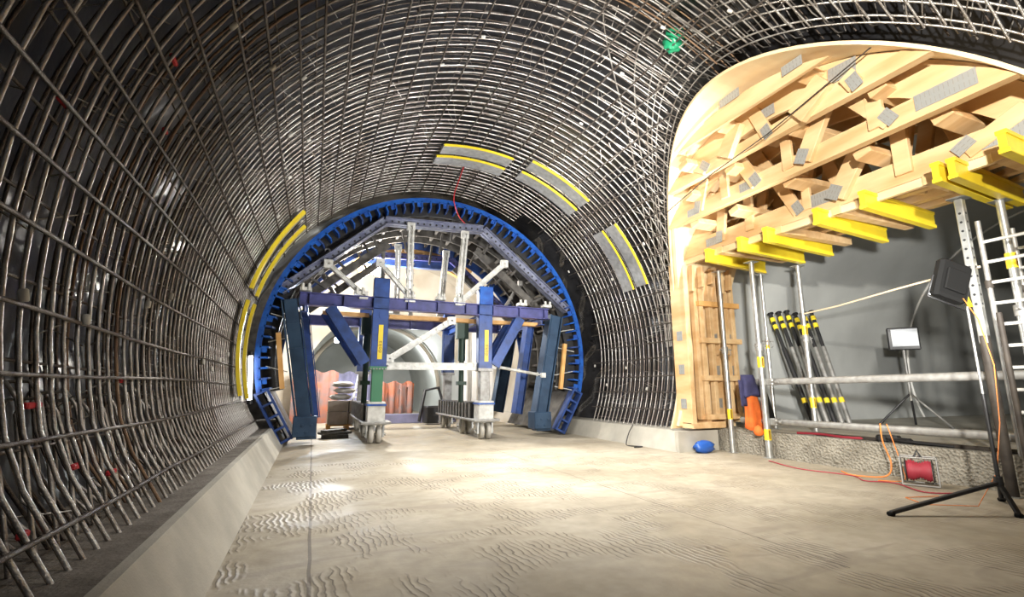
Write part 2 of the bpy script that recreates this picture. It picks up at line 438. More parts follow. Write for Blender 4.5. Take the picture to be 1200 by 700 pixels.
# pale spacers and red/green tags clipped to the bars
for i in range(78):
    row = i % 6; th = R(-8+row*38+random.uniform(-6, 6)); y = 1.6+(i//6)*.85+random.uniform(-.3, .3)
    p = cyl(th, y, RI-.05)
    zo = zopen(y, .3)
    if zo and p.z < zo and p.x > X0: continue
    t = V((0, 1, 0))
    r_ = V((math.cos(th), 0, math.sin(th))); tg = V((-math.sin(th), random.uniform(-.3, .3), math.cos(th))).normalized()
    MB().tube([p-tg*.035, p-tg*.028, p+tg*.028, p+tg*.035], [.017, .024, .024, .017], 8).build('spacer', M['spacer'], cage)
for (th, y) in ((170, 3.3), (158, 4.1), (150, 3.6), (-168, 3.5), (-163, 3.9), (-161.5, 4.4), (-160, 3.2), (163, 4.6), (-170, 4.9)):
    p = cyl(R(th), y, RI+.02); b = MB(); b.box(p, .03, random.uniform(.08, .16), .035, 0, .008); b.build('red_tag', M['redp'], cage, label='red marker tag')

# curved yellow-edged strips set in the mesh
def strip(th0, th1, y, r, label, w=.40, face=1, yw=.035, rd=.012):
    t = thing('curved_edge_strip', label, 'edge strip', cyl(R((th0+th1)/2), y, r), 'yellow-edged curved steel strips in the mesh')
    n = 14; body = MB(); edge = MB(); vs = []; ve = []
    for i in range(n+1):
        th = R(th0+(th1-th0)*i/n)
        for (yy, rr) in ((y+.03, r), (y+w, r), (y+w, r+.05), (y+.03, r+.05)): vs.append(cyl(th, yy, rr))
        for (yy, rr) in ((y-yw/2, r-rd), (y+yw/2, r-rd), (y+yw/2, r+.03), (y-yw/2, r+.03)): ve.append(cyl(th, yy, rr))
    for (mb, vv) in ((body, vs), (edge, ve)):
        fs = [(i*4+k, i*4+(k+1) % 4, (i+1)*4+(k+1) % 4, (i+1)*4+k) for i in range(n) for k in range(4)]
        fs += [(3, 2, 1, 0), (n*4, n*4+1, n*4+2, n*4+3)]; mb.add(vv, fs)
    body.build('steel_band', M['galv'], t); edge.build('yellow_edge', M['yellow'], t)
strip(78.6, 99.9, 9.32, 4.36, 'upper of the two grey strips with a yellow edge near the roof crown')
strip(78.6, 100.4, 9.86, 4.36, 'lower of the two grey strips with a yellow edge near the roof crown')
strip(52.4, 73.6, 9.08, 4.36, 'outer yellow-edged grey strip slanting right of the crown pair')
strip(52.2, 73.8, 9.66, 4.36, 'inner yellow-edged grey strip slanting right of the crown pair')
strip(21, 42, 8.9, 4.36, 'grey curved strip with yellow edge highest on the right wall')
strip(20.6, 42, 9.44, 4.36, 'dull grey curved strip on the right wall, nearer the blue ring', yw=.02)
strip(141.6, 166.2, 10.15, 4.34, 'broad bright yellow strip arching on the upper left wall', .3, yw=.14, rd=.03)
strip(141.6, 166, 11.1, 4.34, 'thinner yellow strip beside the blue ring, upper left wall', .25, yw=.12, rd=.03)
strip(169, 193, 10.3, 4.34, 'yellow strip low on left wall, outer of the two', .3, yw=.13, rd=.03)
strip(168, 194, 11.25, 4.34, 'yellow strip low on left wall, against the blue ring', .25, yw=.12, rd=.03)

# ------------------------------------------------------------ blue ring formwork
RF = 4.16
ring = thing('ring_formwork', 'large round blue steel tunnel formwork ring with dark inner panels', 'formwork', (X0, 12, 0))
XC = 2.95
def rc(th, y, r): return V((XC+r*math.cos(th), y, Z0+r*math.sin(th)))
def arcband(mb, a0, a1, y0, y1, r0, r1, n):
    vs = []
    for i in range(n+1):
        th = R(a0+(a1-a0)*i/n)
        vs += [rc(th, y0, r0), rc(th, y0, r1), rc(th, y1, r1), rc(th, y1, r0)]
    fs = [(i*4+k, (i+1)*4+k, (i+1)*4+(k+1) % 4, i*4+(k+1) % 4) for i in range(n) for k in range(4)]
    fs += [(0, 1, 2, 3), (n*4+3, n*4+2, n*4+1, n*4)]; mb.add(vs, fs)
b = MB(); arcband(b, -13, 193, 12.06, 15.9, RF-.04, RF, 80); b.build('skin_plate', M['skin'], ring)
b = MB(); arcband(b, -13, 193, 12.0, 12.05, RF-.09, RF+.03, 80); b.build('end_flange', M['blue_b'], ring)
b = MB(); arcband(b, -13, 193, 12.34, 12.40, RF-.36, RF-.05, 80); b.build('back_rib', M['bsteel'], ring)
gp = None
for i in range(62):
    th = R(-12+i*3.35)
    mb = MB(); c = rc(th, 12.15, RF-.18)
    rd = V((math.cos(th), 0, math.sin(th))); tg = V((-math.sin(th), 0, math.cos(th)))
    poly = [(-.06, 0), (.13, 0), (.13, .33), (-.10, .33), (-.10, .2)]
    mb.prism(poly, lambda a, q, t: rc(th, 12.0, RF-.18)+rd*a+V((0, q, 0))+tg*t, -.02, .02)
    mb.build('gusset', M['blue_b'] if i % 5 else M['blue'], ring)
    if i % 3 == 0:
        mb = MB()
        m, l = mb.frame(rc(th+R(1.0), 12.05, RF-.2), rc(th+R(1.0), 12.05, RF-.08), (0, 1, 0)); mb.boxm(m, .10, .02, l)
        mb.build('flange_web', M['blue_b'], ring)
for y in (12.9, 13.6, 14.3, 15.0, 15.8):
    b = MB(); arcband(b, -13, 193, y, y+.05, RF-.32, RF-.04, 64); b.build('ring_rib', M['dsteel'] if y < 15.5 else M['blue'], ring)
for i in range(26):                                            # timber and steel stiffeners running along the shell
    th = R(-9+i*7.9); b = MB(); b.beam(rc(th, 12.4, RF-.14), rc(th, 15.85, RF-.14), .07, .18, up=(math.cos(th), 0, math.sin(th)))
    b.build('stiffener', M['rust'] if i % 3 == 1 else M['dsteel'], ring)
# polygonal walers following the crown
def waler(y, mt, s=1.):
    A, B_, C_, D = (-.85, 3.5), (1.45, 5.52), (4.1, 5.62), (6.72, 3.5)
    for (p, q) in ((A, B_), (B_, C_), (C_, D)):
        b = MB(); b.channel((p[0], y, p[1]), (q[0], y, q[1]), .2, .2, .018, up=(0, 0, 1), gap=.06)
        d = V((q[0]-p[0], 0, q[1]-p[1])); n = int(d.length/.16)
        for k in range(1, n):                                   # row of holes on the visible web
            c = V((p[0], y-.045, p[1]))+d*(k/n); b.use(1); b.tube([c-V((0, .004, 0)), c+V((0, .002, 0))], .028, 8); b.use(0)
        b.build('waler', [mt, M['bsteel']], ring)
waler(12.15, M['waler']); waler(15.6, M['violet'])
for (p, q) in (((1.5, 5.5), (4.1, 5.6)),):
    pass
b = MB(); b.beam((1.2, 15.7, 5.35), (4.6, 15.7, 5.4), .2, .24); b.build('rear_crown_beam', M['blue'], ring)
for y in (12.5, 13.8, 15.2):                                   # radial struts waler to shell
    for a in (48, 66, 84, 102, 120, 138, 30, 150):
        th = R(a); p = rc(th, y, RF-.3); q = rc(th, y, RF-.95)
        b = MB(); b.beam(q, p, .06, .06); b.build('radial_strut', M['dsteel'], ring)
for y in (12.6, 14.9):
    for (p, q) in (((-.75, 3.45), (1.6, 5.4)), ((4.05, 5.5), (6.6, 3.4))):
        b = MB(); b.beam((p[0], y, p[1]-.35), (q[0], y, q[1]-.35), .12, .2); b.build('inner_waler', M['dsteel'], ring)
# yellow timber stop end at the rear crown
b = MB(); arcband(b, 58, 122, 15.95, 16.15, RF-.75, RF-.1, 24); b.build('timber_stop_end', M['wood_o'], ring, label='orange timber boards')
# number stencilled on the dark crown panel
def panel_fill(a0, a1, nm):
    b = MB(); n = 20; vs = []
    for i in range(n+1):
        th = R(a0+(a1-a0)*i/n); vs.append(rc(th, 12.42, RF-.3))
    p, q = vs[0], vs[-1]
    b.add([*vs, p+V((0, .05, 0)), q+V((0, .05, 0))], [tuple(range(n+1))])
    b.build(nm, M['dsteel'], ring)
panel_fill(117, 160, 'crown_panel'); panel_fill(20, 57, 'crown_panel')
text_mesh('painted_number', '2', .36, .004, M['whitep'], ring, (.1, 12.30, 4.42), (R(90), R(-20), 0))
# side legs of the ring
def leg(p0, p1, y, w, d, mt, nm='side_panel'):
    b = MB(); m, l = b.frame((p0[0], y+d/2, p0[1]), (p1[0], y+d/2, p1[1]), (0, 1, 0))
    b.boxm(m, w*.72, d, l, .01)
    for k in (-1, 1): b.boxm(m @ Matrix.Translation((k*w*.46, 0, 0)), w*.08, d+.05, l)
    for k in range(1, 5): b.boxm(m @ Matrix.Translation((0, 0, -l/2+l*k/5)), w*.8, d+.02, .015)
    return b.build(nm, mt, ring)
for y in (12.0, 15.3):
    leg((-.10, .5), (-.62, 3.3), y, .40, .3, M['teal'])
    leg((5.78, .5), (6.3, 3.3), y, .38, .3, M['teal'])
for y in (12.6,):
    leg((.12, .55), (-.3, 3.1), y+.3, .22, .3, M['blue']); leg((5.5, .55), (5.9, 3.1), y+.3, .22, .3, M['blue'])
for (x0, x1) in ((-.10, -.62), (5.78, 6.3)):
    b = MB(); b.box((x0, 12.1, .42), .5, .45, .45, 0, .02); b.box((x0+.05, 12.1, .2), .42, .3, .12, 0, .01); b.tube([(x0-.12, 12.1, .15), (x0-.12, 12.1, .75)], .035, 8)
    for k in range(4): b.tube([(x0-.15+.1*k, 11.85, .3+.15*(k % 2)), (x0-.15+.1*k, 11.9, .3+.15*(k % 2))], .03, 6)
    b.build('foot_bracket', M['teal'], ring)
for (xa, xb) in ((-.80, -.62), (6.52, 6.36)):
    b = MB(); b.beam((xb, 11.95, 1.25), (xa, 11.95, 2.5), .1, .09); b.build('timber_plank', M['wood_o'], ring, label='upright orange plank')
# lower hinged panels
for sgn, (pa, pb) in ((-1, ((-1.05, 1.2), (-.45, .1))), (1, ((6.95, 1.2), (6.35, .1)))):
    b = MB()
    m, l = b.frame((pa[0], 12.12, pa[1]), (pb[0], 12.12, pb[1]), (0, 1, 0))
    b.boxm(m @ Matrix.Translation((-.13, 0, 0)), .05, .26, l); b.boxm(m @ Matrix.Translation((.13, 0, 0)), .05, .26, l)
    for k in range(5): b.boxm(m @ Matrix.Translation((0, 0, -l/2+.03+(l-.06)*k/4)), .26, .24, .05)
    b.build('hinged_foot_panel', M['blue'], ring)
    b = MB(); b.beam((pa[0], 12.3, pa[1]), (pb[0], 15.8, pb[1]), .1, .1); 
    b = MB(); b.add([(pa[0], 12.25, pa[1]), (pb[0], 12.25, pb[1]), (pb[0], 15.9, pb[1]), (pa[0], 15.9, pa[1])], [(0, 1, 2, 3)])
    b.add([(pa[0]+.04, 12.25, pa[1]), (pb[0]+.04, 12.25, pb[1]), (pb[0]+.04, 15.9, pb[1]), (pa[0]+.04, 15.9, pa[1])], [(3, 2, 1, 0)])
    b.build('foot_skin', M['dsteel'], ring)
# small pull rods between flange and side panels
for k, z in enumerate((2.95, 2.3, 1.75, 1.2)):
    for (xf, xl) in ((-1.0, -.55), (6.9, 6.25)):
        b = MB(); b.tube([(xf, 12.1, z), (xl, 12.1, z+(.12 if k % 2 else -.12))], .012, 5); b.build('pull_rod', M['white'], ring)

# ------------------------------------------------------------ gantry carriage
gan = thing('gantry_carriage', 'blue steel portal carriage on castors standing inside the blue ring', 'gantry', (2.8, 12, 0))
def post(x, y, front):
    b = MB(); b.b6(x-.19, x+.19, y-.12, y+.12, 1.75, 3.95, .012)
    if front:
        b.b6(x-.03, x+.03, y-.13, y-.115, 2.95, 3.1)
    b.build('post', M['blue'], gan)
    b = MB(); b.b6(x-.13, x+.13, y-.1, y+.1, .85, 1.78, .01); b.b6(x-.2, x+.2, y-.14, y+.14, 1.7, 1.78)
    b.build('post_extension', M['greend'] if (front and x < 3) else M['galv_d'], gan)
    for k in range(6): 
        a = MB(); a.tube([(x-.17+.068*k, y-.16, 1.72), (x-.17+.068*k, y-.13, 1.72)], .02, 6); a.build('bolt', M['galv_d'], gan)
for x in (1.42, 4.13):
    post(x, 12.0, True); post(x, 15.7, False)
    b = MB(); b.b6(x-.035, x+.075, 11.865, 11.882, 1.95, 2.78); st = b.build('yellow_sign', M['yellow'], gan, label='upright yellow strip with dark letters')
    text_mesh('letters', 'doka', .13, .002, M['glyph'], st, (x+.055, 11.86, 2.10), (R(90), R(-90), 0), 1.2)
    # bogie running under front and rear posts
    b = MB(); b.b6(x-.24, x+.14, 12.3, 15.9, .5, .9, .01); b.build('bogie_box', M['bsteel'], gan)
    b = MB(); b.b6(x-.2, x+.2, 11.78, 12.2, .44, .86, .01); b.b6(x-.2, x+.2, 11.76, 12.22, .84, .95, .01)
    b.build('jack_head', M['white'], gan); b = MB(); b.b6(x-.22, x+.22, 11.74, 12.24, .86, .9); b.build('jack_collar', M['blue_b'], gan)
    b = MB(); b.b6(x-.34, x+.34, 11.7, 12.3, .44, .5, .01); b.b6(x-.3, x+.3, 12.3, 16, .44, .49, .01)
    for k in range(12): b.box((x-.26, 12.4+k*.3, .65), .04, .05, .46)
    b.build('deck_plate', M['galv_d'], gan)
    for yy in (11.95, 13.6, 15.8):
        w = MB(); 
        for dx in (-.07, .07):
            w.lathe([(.02, -.055), (.16, -.06), (.205, -.04), (.205, .04), (.16, .06), (.02, .055)], Matrix.Translation((x+dx*1.3, yy, .205)) @ Matrix.Rotation(PI/2, 4, 'Y'), 18)
        cs = MB(); cs.b6(x-.21, x-.17, yy-.1, yy+.1, .14, .42); cs.b6(x+.17, x+.21, yy-.1, yy+.1, .14, .42); cs.b6(x-.24, x+.24, yy-.15, yy+.15, .415, .46); cs.tube([(x-.25, yy, .205), (x+.25, yy, .205)], .03, 8); cs.tube([(x-.2, yy-.16, .44), (x-.2, yy-.16, .52)], .025, 6); cs.tube([(x+.2, yy-.16, .44), (x+.2, yy-.16, .52)], .025, 6)
        c_ = cs.build('castor', M['galv'], gan); w.build('wheel', M['rubber'], c_)
# green jacks behind the posts
for x, y in ((1.2, 12.6), (3.72, 12.7)):
    b = MB(); b.tube([(x, y, .9), (x, y, 2.0)], .07, 10); b.tube([(x, y, 2.0), (x, y, 3.1)], .1, 10); b.b6(x-.16, x+.16, y-.12, y+.12, 2.6, 3.1, .01); b.b6(x-.12, x+.12, y-.1, y+.1, 1.35, 1.45)
    b.build('screw_jack', M['greenj'], gan)
# main beams
for y, mt in ((12.0, 'violet'), (15.7, 'violet')):
    b = MB(); b.ibeam((-.42, y, 3.32), (6.02, y, 3.32), .24, .3, .025)
    for k in range(9): b.box((-.2+k*.76, y-.005, 3.32), .02, .2, .27)
    b.build('cross_beam', M[mt], gan)
b = MB(); b.beam((1.7, 12.5, 3.08), (6.0, 12.5, 3.08), .2, .1); b.beam((.1, 12.5, 3.08), (1.2, 12.5, 3.08), .2, .1); b.build('timber_packing', M['wood_o'], gan, label='orange timber under the beam')
for x in (-.3, 1.42, 4.13, 5.9):
    b = MB(); b.ibeam((x, 12.1, 3.14), (x, 15.7, 3.14), .14, .22, .02); b.build('long_beam', M['blue'], gan)
for (xa, xb) in ((.25, 1.12), (5.15, 4.4)):
    b = MB(); b.ibeam((xa, 12.0, 3.16), (xb, 12.0, 1.85), .26, .22, .022, up=(0, 1, 0)); b.build('knee_brace', M['blue'], gan)
    b = MB(); b.ibeam((xa-.1, 12.5, 3.1), (xb-.1, 12.5, 1.85), .2, .2, .022, up=(0, 1, 0)); b.build('knee_brace', M['blue'], gan)
b = MB(); b.b6(3.95, 4.33, 11.86, 12.14, 3.46, 3.95, .01); b.build('post_head', M['blue_b'], gan)
def spindle(p, q, r=.06, nm='push_pull_prop', mt='white'):
    p, q = V(p), V(q); d = q-p
    b = MB(); b.tube([p+d*.12, p+d*.88], r, 8); b.tube([p, q], r*.45, 6)
    for k in (.12, .5, .88): b.tube([p+d*(k-.008), p+d*(k+.008)], r*1.5, 8)
    for k in (.3, .7): b.tube([p+d*k+V((-.08, -.05, 0)), p+d*k+V((.08, -.05, 0))], .012, 5)
    for e in (p, q): b.box(e, .13, .09, .13)
    return b.build(nm, M[mt], gan)
def flatprop(p, q, w=.12):                                     # white plated strut with slots
    b = MB(); b.channel(p, q, .1, w, .015, up=(0, 0, 1), gap=.05); p, q = V(p), V(q); d = q-p; n = int(d.length/.22)
    for k in range(n+1): b.box(p+d*(k/n), .05, .12, .03)
    for e in (p, q): b.box(e, .2, .12, .2)
    b.build('plated_strut', M['white'], gan)
for y, mt in ((11.98, 'white'), (14.0, 'galv_d')):
    flatprop((2.10, y, 3.5), (2.08, y, 5.4), .17); flatprop((3.40, y, 3.5), (3.54, y, 5.36), .17)
flatprop((3.46, 11.95, 3.52), (4.67, 11.95, 4.65), .14)
flatprop((2.15, 11.97, 3.5), (1.35, 11.97, 4.35), .1)
flatprop((1.0, 11.97, 3.5), (.15, 11.97, 4.2), .1)
flatprop((3.24, 12.05, 3.0), (1.7, 12.05, 1.98), .15)
flatprop((1.65, 12.05, 1.80), (3.95, 12.05, 1.82), .18)
spindle((4.4, 12.0, 1.84), (5.85, 12.0, 1.62), .04)
spindle((2.6, 14.5, 3.5), (2.6, 14.5, 5.3), .05, mt='galv_d'); spindle((1.6, 13.2, 3.5), (1.55, 13.2, 5.2), .05, mt='galv_d')
spindle((5.0, 13, 3.45), (5.6, 13, 4.4), .05, mt='galv_d'); spindle((.5, 13, 3.45), (.0, 13, 4.2), .05, mt='galv_d')
for x in (.9, 2.9, 5.2, -.3, 5.95, 3.42, 2.1):
    b = MB(); b.box((x, 11.95, 3.54), .26, .2, .08, 0, .01); b.tube([(x-.07, 11.85, 3.5), (x-.07, 11.85, 3.66)], .035, 8); b.tube([(x+.07, 11.85, 3.5), (x+.07, 11.85, 3.66)], .035, 8)
    b.build('beam_clamp', M['white'], gan)

# ------------------------------------------------------------ timber formwork of the side arch
tf = thing('timber_formwork', 'pale timber arch formwork with plywood skin and nail-plated trusses over side opening', 'formwork', (7.3, YA, .4))
def prof(g=0., n=40, half=False):
    pts = [(YA+RA+g, .44)]
    pts += [(YA+(RA+g)*math.cos(PI*i/n), ZA+(RA+g)*math.sin(PI*i/n)) for i in range(n+1)]
    pts += [(YA-RA-g, .44)]
    return pts
pp = []
P_ = prof(-.02, 56)
vsI = []
XB = 8.75
# subdivide the straight jambs
full = [(P_[1][0], .44+(ZA-.44)*i/10) for i in range(10)]+P_[1:-1]+[(P_[-2][0], ZA-(ZA-.44)*i/10) for i in range(1, 11)]
b = MB(); n = len(full); vs = []
for (y, z) in full:
    xf = xon(z, 4.3)-.0
    dy, dz = y-YA, z-ZA
    if z < ZA: dz = 0
    l = math.hypot(dy, dz); oy, oz = dy/l*.045, dz/l*.045
    vs += [V((xf, y, z)), V((XB, y, z)), V((XB, y+oy, z+oz)), V((xf+.0, y+oy, z+oz))]
fs = []
for i in range(n-1):
    for k in range(4): fs.append((i*4+k, i*4+(k+1) % 4, (i+1)*4+(k+1) % 4, (i+1)*4+k))
b.add(vs, fs); b.build('plywood_skin', M['ply'], tf)
def clipc(x, r=4.3): return xon
def nailplate(c, w, h, ang, x, par):
    b = MB(); m = Matrix.Translation((x, c[0], c[1])) @ Matrix.Rotation(ang, 4, 'X'); b.boxm(m, .006, w, h); b.use(1)
    nr = max(2, int(w/.045)); nh = max(2, int(h/.07))
    for i in range(nr):
        for j in range(nh): b.boxm(m @ Matrix.Translation((-.0035, -w/2+w*(i+.5)/nr, -h/2+h*(j+.5)/nh)), .002, .010, h/nh*.6)
    b.build('nail_plate', [M['plate'], M['slot']], par)
def truss(x, zb, ch, rib, web=True, webs=None, plates=None, t=.055, seed=0, solid=False, drop=.03):
    """segment truss in the plane x: bottom chord from arch to arch at zb, arched rib of depth rib"""
    ro = RA-drop
    yl = math.sqrt(max(0, ro**2-(zb-ZA)**2)); a0 = math.asin((zb-ZA)/ro)
    b = MB(); f = lambda a, q, tt: V((tt, a, q))
    na = 28
    outer = [(YA+ro*math.cos(a0+(PI-2*a0)*i/na), ZA+ro*math.sin(a0+(PI-2*a0)*i/na)) for i in range(na+1)]
    if solid:
        b.prism(outer, f, x, x+t)
    else:
        ri = ro-rib
        for i in range(na):
            a, c = a0+(PI-2*a0)*i/na, a0+(PI-2*a0)*(i+1)/na
            q = [(YA+ro*math.cos(a), ZA+ro*math.sin(a)), (YA+ro*math.cos(c), ZA+ro*math.sin(c)), (YA+ri*math.cos(c), max(zb, ZA+ri*math.sin(c))), (YA+ri*math.cos(a), max(zb, ZA+ri*math.sin(a)))]
            b.prism(q, f, x, x+t)
    z1 = zb+ch; yt = math.sqrt(max(0, ro**2-(z1-ZA)**2))
    if ch > 0: b.prism([(YA+yl-.01, zb-.006), (YA+yt, z1), (YA-yt, z1), (YA-yl+.01, zb-.006)], f, x-.02, x+t+.05)
    tr = b.build('truss', M['wood'], tf)
    for (yy, zz, ww, hh, an) in (plates or ()): nailplate((yy, zz), ww, hh, an, x-.03, tr)
    if not web: return tr
    if webs:
        for kk, (ya_, yb_, wd, th_, dx) in enumerate(webs):
            zt_ = ZA+math.sqrt(max(0, (ro-rib*.5)**2-(yb_-YA)**2))
            w = MB(); w.beam((x-dx, ya_, zb+ch*.35), (x-dx, yb_, zt_), th_, wd, up=(0, 1, 0), ch=.006); w.build('web_board', M['wood'], tr)
            an = math.atan2(-(yb_-ya_), zt_-zb)
            if kk % 2 == 0: nailplate((ya_, zb+ch*.6), wd*.75, .22, an, x-dx-th_/2-.006, tr)
        return tr
    zt = ZA+ro-rib
    k = 0; y = YA+yt-.5
    while y > YA-yt+.5:
        za = ZA+math.sqrt(max(0, (ro-rib*.5)**2-(y-YA)**2)); dy = (.0, .55, -.0, -.5)[k % 4]
        y2 = y-dy; z2 = ZA+math.sqrt(max(0, (ro-rib*.5)**2-(y2-YA)**2))
        if z2-zb > .3:
            w = MB(); w.beam((x-.02+.02*(k % 3), y, zb+ch*.45), (x-.02+.02*(k % 3), y2, z2), .065 if k % 2 else .12, .17, up=(0, 1, 0), ch=.006); w.build('web_board', M['wood'], tr)
            nailplate((y, zb+ch*.62), .13, .26, 0 if dy == 0 else math.atan2(dy, z2-zb), x-.03-.03, tr)
            if k % 2 == 0: nailplate((y2, z2-.03), .26, .16, -.2*(y2-YA)/2, x-.028, tr)
        y -= .48+.1*rnd.random(); k += 1
    for s_ in (1, -1):
        nailplate((YA+s_*(yt-.35), zb+ch*.5), .5, ch*.62, 0, x-.018, tr)
    nailplate((YA+.9, zb+ch*.5), .55, ch*.66, 0, x-.018, tr)
    return tr
truss(5.72, 5.37, 0, .4, web=False, solid=True, drop=.13, plates=((4.95, 5.72, .38, .16, 0), (3.9, 5.55, .3, .14, 0)))
truss(6.17, 4.98, .2, .46, webs=((5.95, 6.2, .2, .07, .03), (5.5, 5.2, .26, .12, .06), (4.7, 4.9, .2, .06, .03), (4.2, 3.75, .3, .12, .06), (3.4, 3.5, .2, .07, .03)),
      plates=((3.55, 5.36, .36, .22, .1), (4.7, 5.42, .3, .16, 0)))
truss(6.57, 4.48, .27, .44, webs=((6.6, 6.4, .2, .07, .03), (5.95, 5.95, .17, .07, .03), (5.3, 5.75, .22, .07, .03), (4.72, 4.72, .17, .06, .03), (4.45, 3.95, .24, .1, .05), (3.45, 3.45, .19, .07, .03), (3.3, 3.9, .2, .06, .03)),
      plates=((2.72, 4.66, .6, .2, 0), (5.5, 4.62, .3, .15, 0), (6.75, 4.6, .3, .14, 0)))
truss(7.22, 3.98, .33, .42, webs=((6.75, 6.6, .2, .07, .03), (6.05, 6.05, .17, .07, .03), (5.1, 5.75, .2, .06, .02), (4.95, 4.95, .14, .06, .02), (4.45, 3.6, .26, .12, .06), (3.55, 3.55, .2, .08, .04), (2.9, 2.3, .2, .06, .02)),
      plates=((4.72, 4.2, .5, .2, 0), (2.45, 4.15, .6, .2, 0), (6.95, 4.15, .36, .16, 0)))
for i, x in enumerate((7.7, 8.18, 8.6)): truss(x, 4.0, .26, .42, webs=((6.3+.1*i, 6.0, .2, .07, .03), (5.4, 5.0, .2, .07, .03), (4.6, 5.0, .2, .07, .03), (3.9, 3.6, .2, .07, .03), (3.0, 3.3, .2, .07, .03)))
# long purlin boards, ends showing between trusses
for i, (y, z, l) in enumerate(((6.2, 5.2, 5.85), (5.3, 5.48, 5.85), (3.9, 5.5, 5.9), (6.6, 4.85, 6.3), (5.6, 4.95, 6.3), (4.4, 5.05, 6.3), (3.3, 5.0, 6.35), (6.9, 4.45, 6.7), (6.0, 4.4, 6.75), (4.9, 4.5, 6.75), (3.8, 4.45, 6.75), (2.9, 4.5, 6.8))):
    b = MB(); b.beam((l, y, z), (8.7, y, z), .22, .12, up=(0, .3, 1), ch=.01); b.build('purlin', M['wood'], tf)
for i in range(3):                                              # tie rods of thin steel across the trusses
    pass
b = MB(); b.tube([(6.1, 7.0, 4.6), (6.05, 5.8, 4.85), (6.0, 4.6, 4.98), (5.98, 3.0, 5.35)], .009, 6); b.build('tie_rod', M['rust'], tf, label='thin brown steel rod')
# packing blocks on the bottom chords
for (y, x) in ((6.9, 7.2), (5.6, 7.2), (4.6, 7.2), (3.4, 7.2), (2.7, 7.2)):
    b = MB(); b.b6(7.18, 9.0, y-.16, y-.02, 3.86, 3.99, .006); b.build('ledger', M['wood'], tf)
b = MB(); b.b6(7.2, 7.26, 1.6, 8.1, 3.86, 3.98); b.build('edge_ledger', M['ply'], tf)
# jamb: upright trusses and shelves on the far side
YJ = YA+RA-.03
for k, (x, w) in enumerate(((7.12, .42), (7.68, .24), (8.2, .22), (8.6, .22))):
    b = MB(); b.b6(x, x+.06, YJ-w, YJ-.02, .55, 3.95, .004); b.b6(x-.02, x+.09, YJ-w-.05, YJ-w, .55, 3.95, .004)
    u = b.build('jamb_rib', M['wood'], tf)
    for z in (.95, 1.65, 2.35): nailplate((YJ-w*.55, z), .16, .2, 0, x-.006, u)
# curved front board of the jamb, following the tunnel surface
b = MB(); pol = [(xon(z, 4.3)+.02, z) for z in [.5+.25*i for i in range(17)]]
vs = []
for (x, z) in pol: 
    yy = ytop(z, -.05)
    vs += [V((x, yy-.02, z)), V((x+.2, yy-.02, z)), V((x+.2, yy-.1, z)), V((x, yy-.1, z))]
b.add(vs, [(i*4+k, i*4+(k+1) % 4, i*4+4+(k+1) % 4, i*4+4+k) for i in range(len(pol)-1) for k in range(4)]); b.build('jamb_front_board', M['ply'], tf)
for z in (.62, 1.42, 2.22, 3.02):
    b = MB(); b.b6(7.6, 8.75, YJ-.36, YJ-.24, z, z+.11, .006); b.build('waling_board', M['wood_o'] if z == 3.02 else M['wood'], tf)
for x in (7.58, 8.0, 8.45):
    b = MB(); b.beam((x, YJ-.2, .62), (x+.02, YJ-.2, 3.9), .1, .12, ch=.006); b.build('stud', M['wood'], tf)
b = MB(); b.b6(7.12, 8.0, YJ-.45, YJ-.1, .46, .58, .01); b.build('sole_block', M['wood'], tf)
for k, x in enumerate((7.35, 7.6, 7.9, 8.15, 8.4)):
    b = MB(); b.beam((x, YJ-.42-.03*(k % 2), 3.3+.1*(k % 3)), (x+.04, YJ-.42, 3.86), .07, .13, ch=.006); b.build('hanging_block', M['wood'], tf)
# concrete plinth in front
b = MB(); b.b6(6.86, 7.9, 7.92, 8.02, -.02, .41); S(b.build('trim_5', M['conc']))

# ------------------------------------------------------------ yellow timber beams under the trusses
bg = 'yellow beams under the timber arch'
def h20(y, x0, x1, z, label, dy=.1):
    b = MB(); b.ibeam((x0, y, z), (x1, y+dy, z), .10, .26, .05, web=.07); o = b.build('yellow_beam', M['yellow']); o['label'] = label; o['category'] = 'beam'; o['group'] = bg
h20(6.95, 7.0, 8.9, 3.84, 'yellow beam farthest left, over the timber jamb', .3)
h20(6.15, 6.98, 8.9, 3.84, 'second yellow beam from the jamb, over the front props', .2)
h20(5.58, 6.95, 8.9, 3.84, 'third yellow beam from the jamb', .2)
h20(4.65, 6.91, 8.92, 3.84, 'fourth yellow beam from the jamb, over bare background', .2)
h20(3.95, 6.88, 8.8, 3.84, 'fifth yellow beam from the jamb, short and steeply seen', .15)
h20(3.06, 6.82, 8.8, 3.84, 'yellow beam bearing on the perforated prop, nearer the jamb of the pair', .15)
h20(2.92, 6.86, 8.8, 3.84, 'yellow beam of the pair on the perforated prop, nearer the frame edge', .15)
h20(2.35, 6.6, 8.7, 3.84, 'yellow beam at right frame edge above the ladder frame', .1)

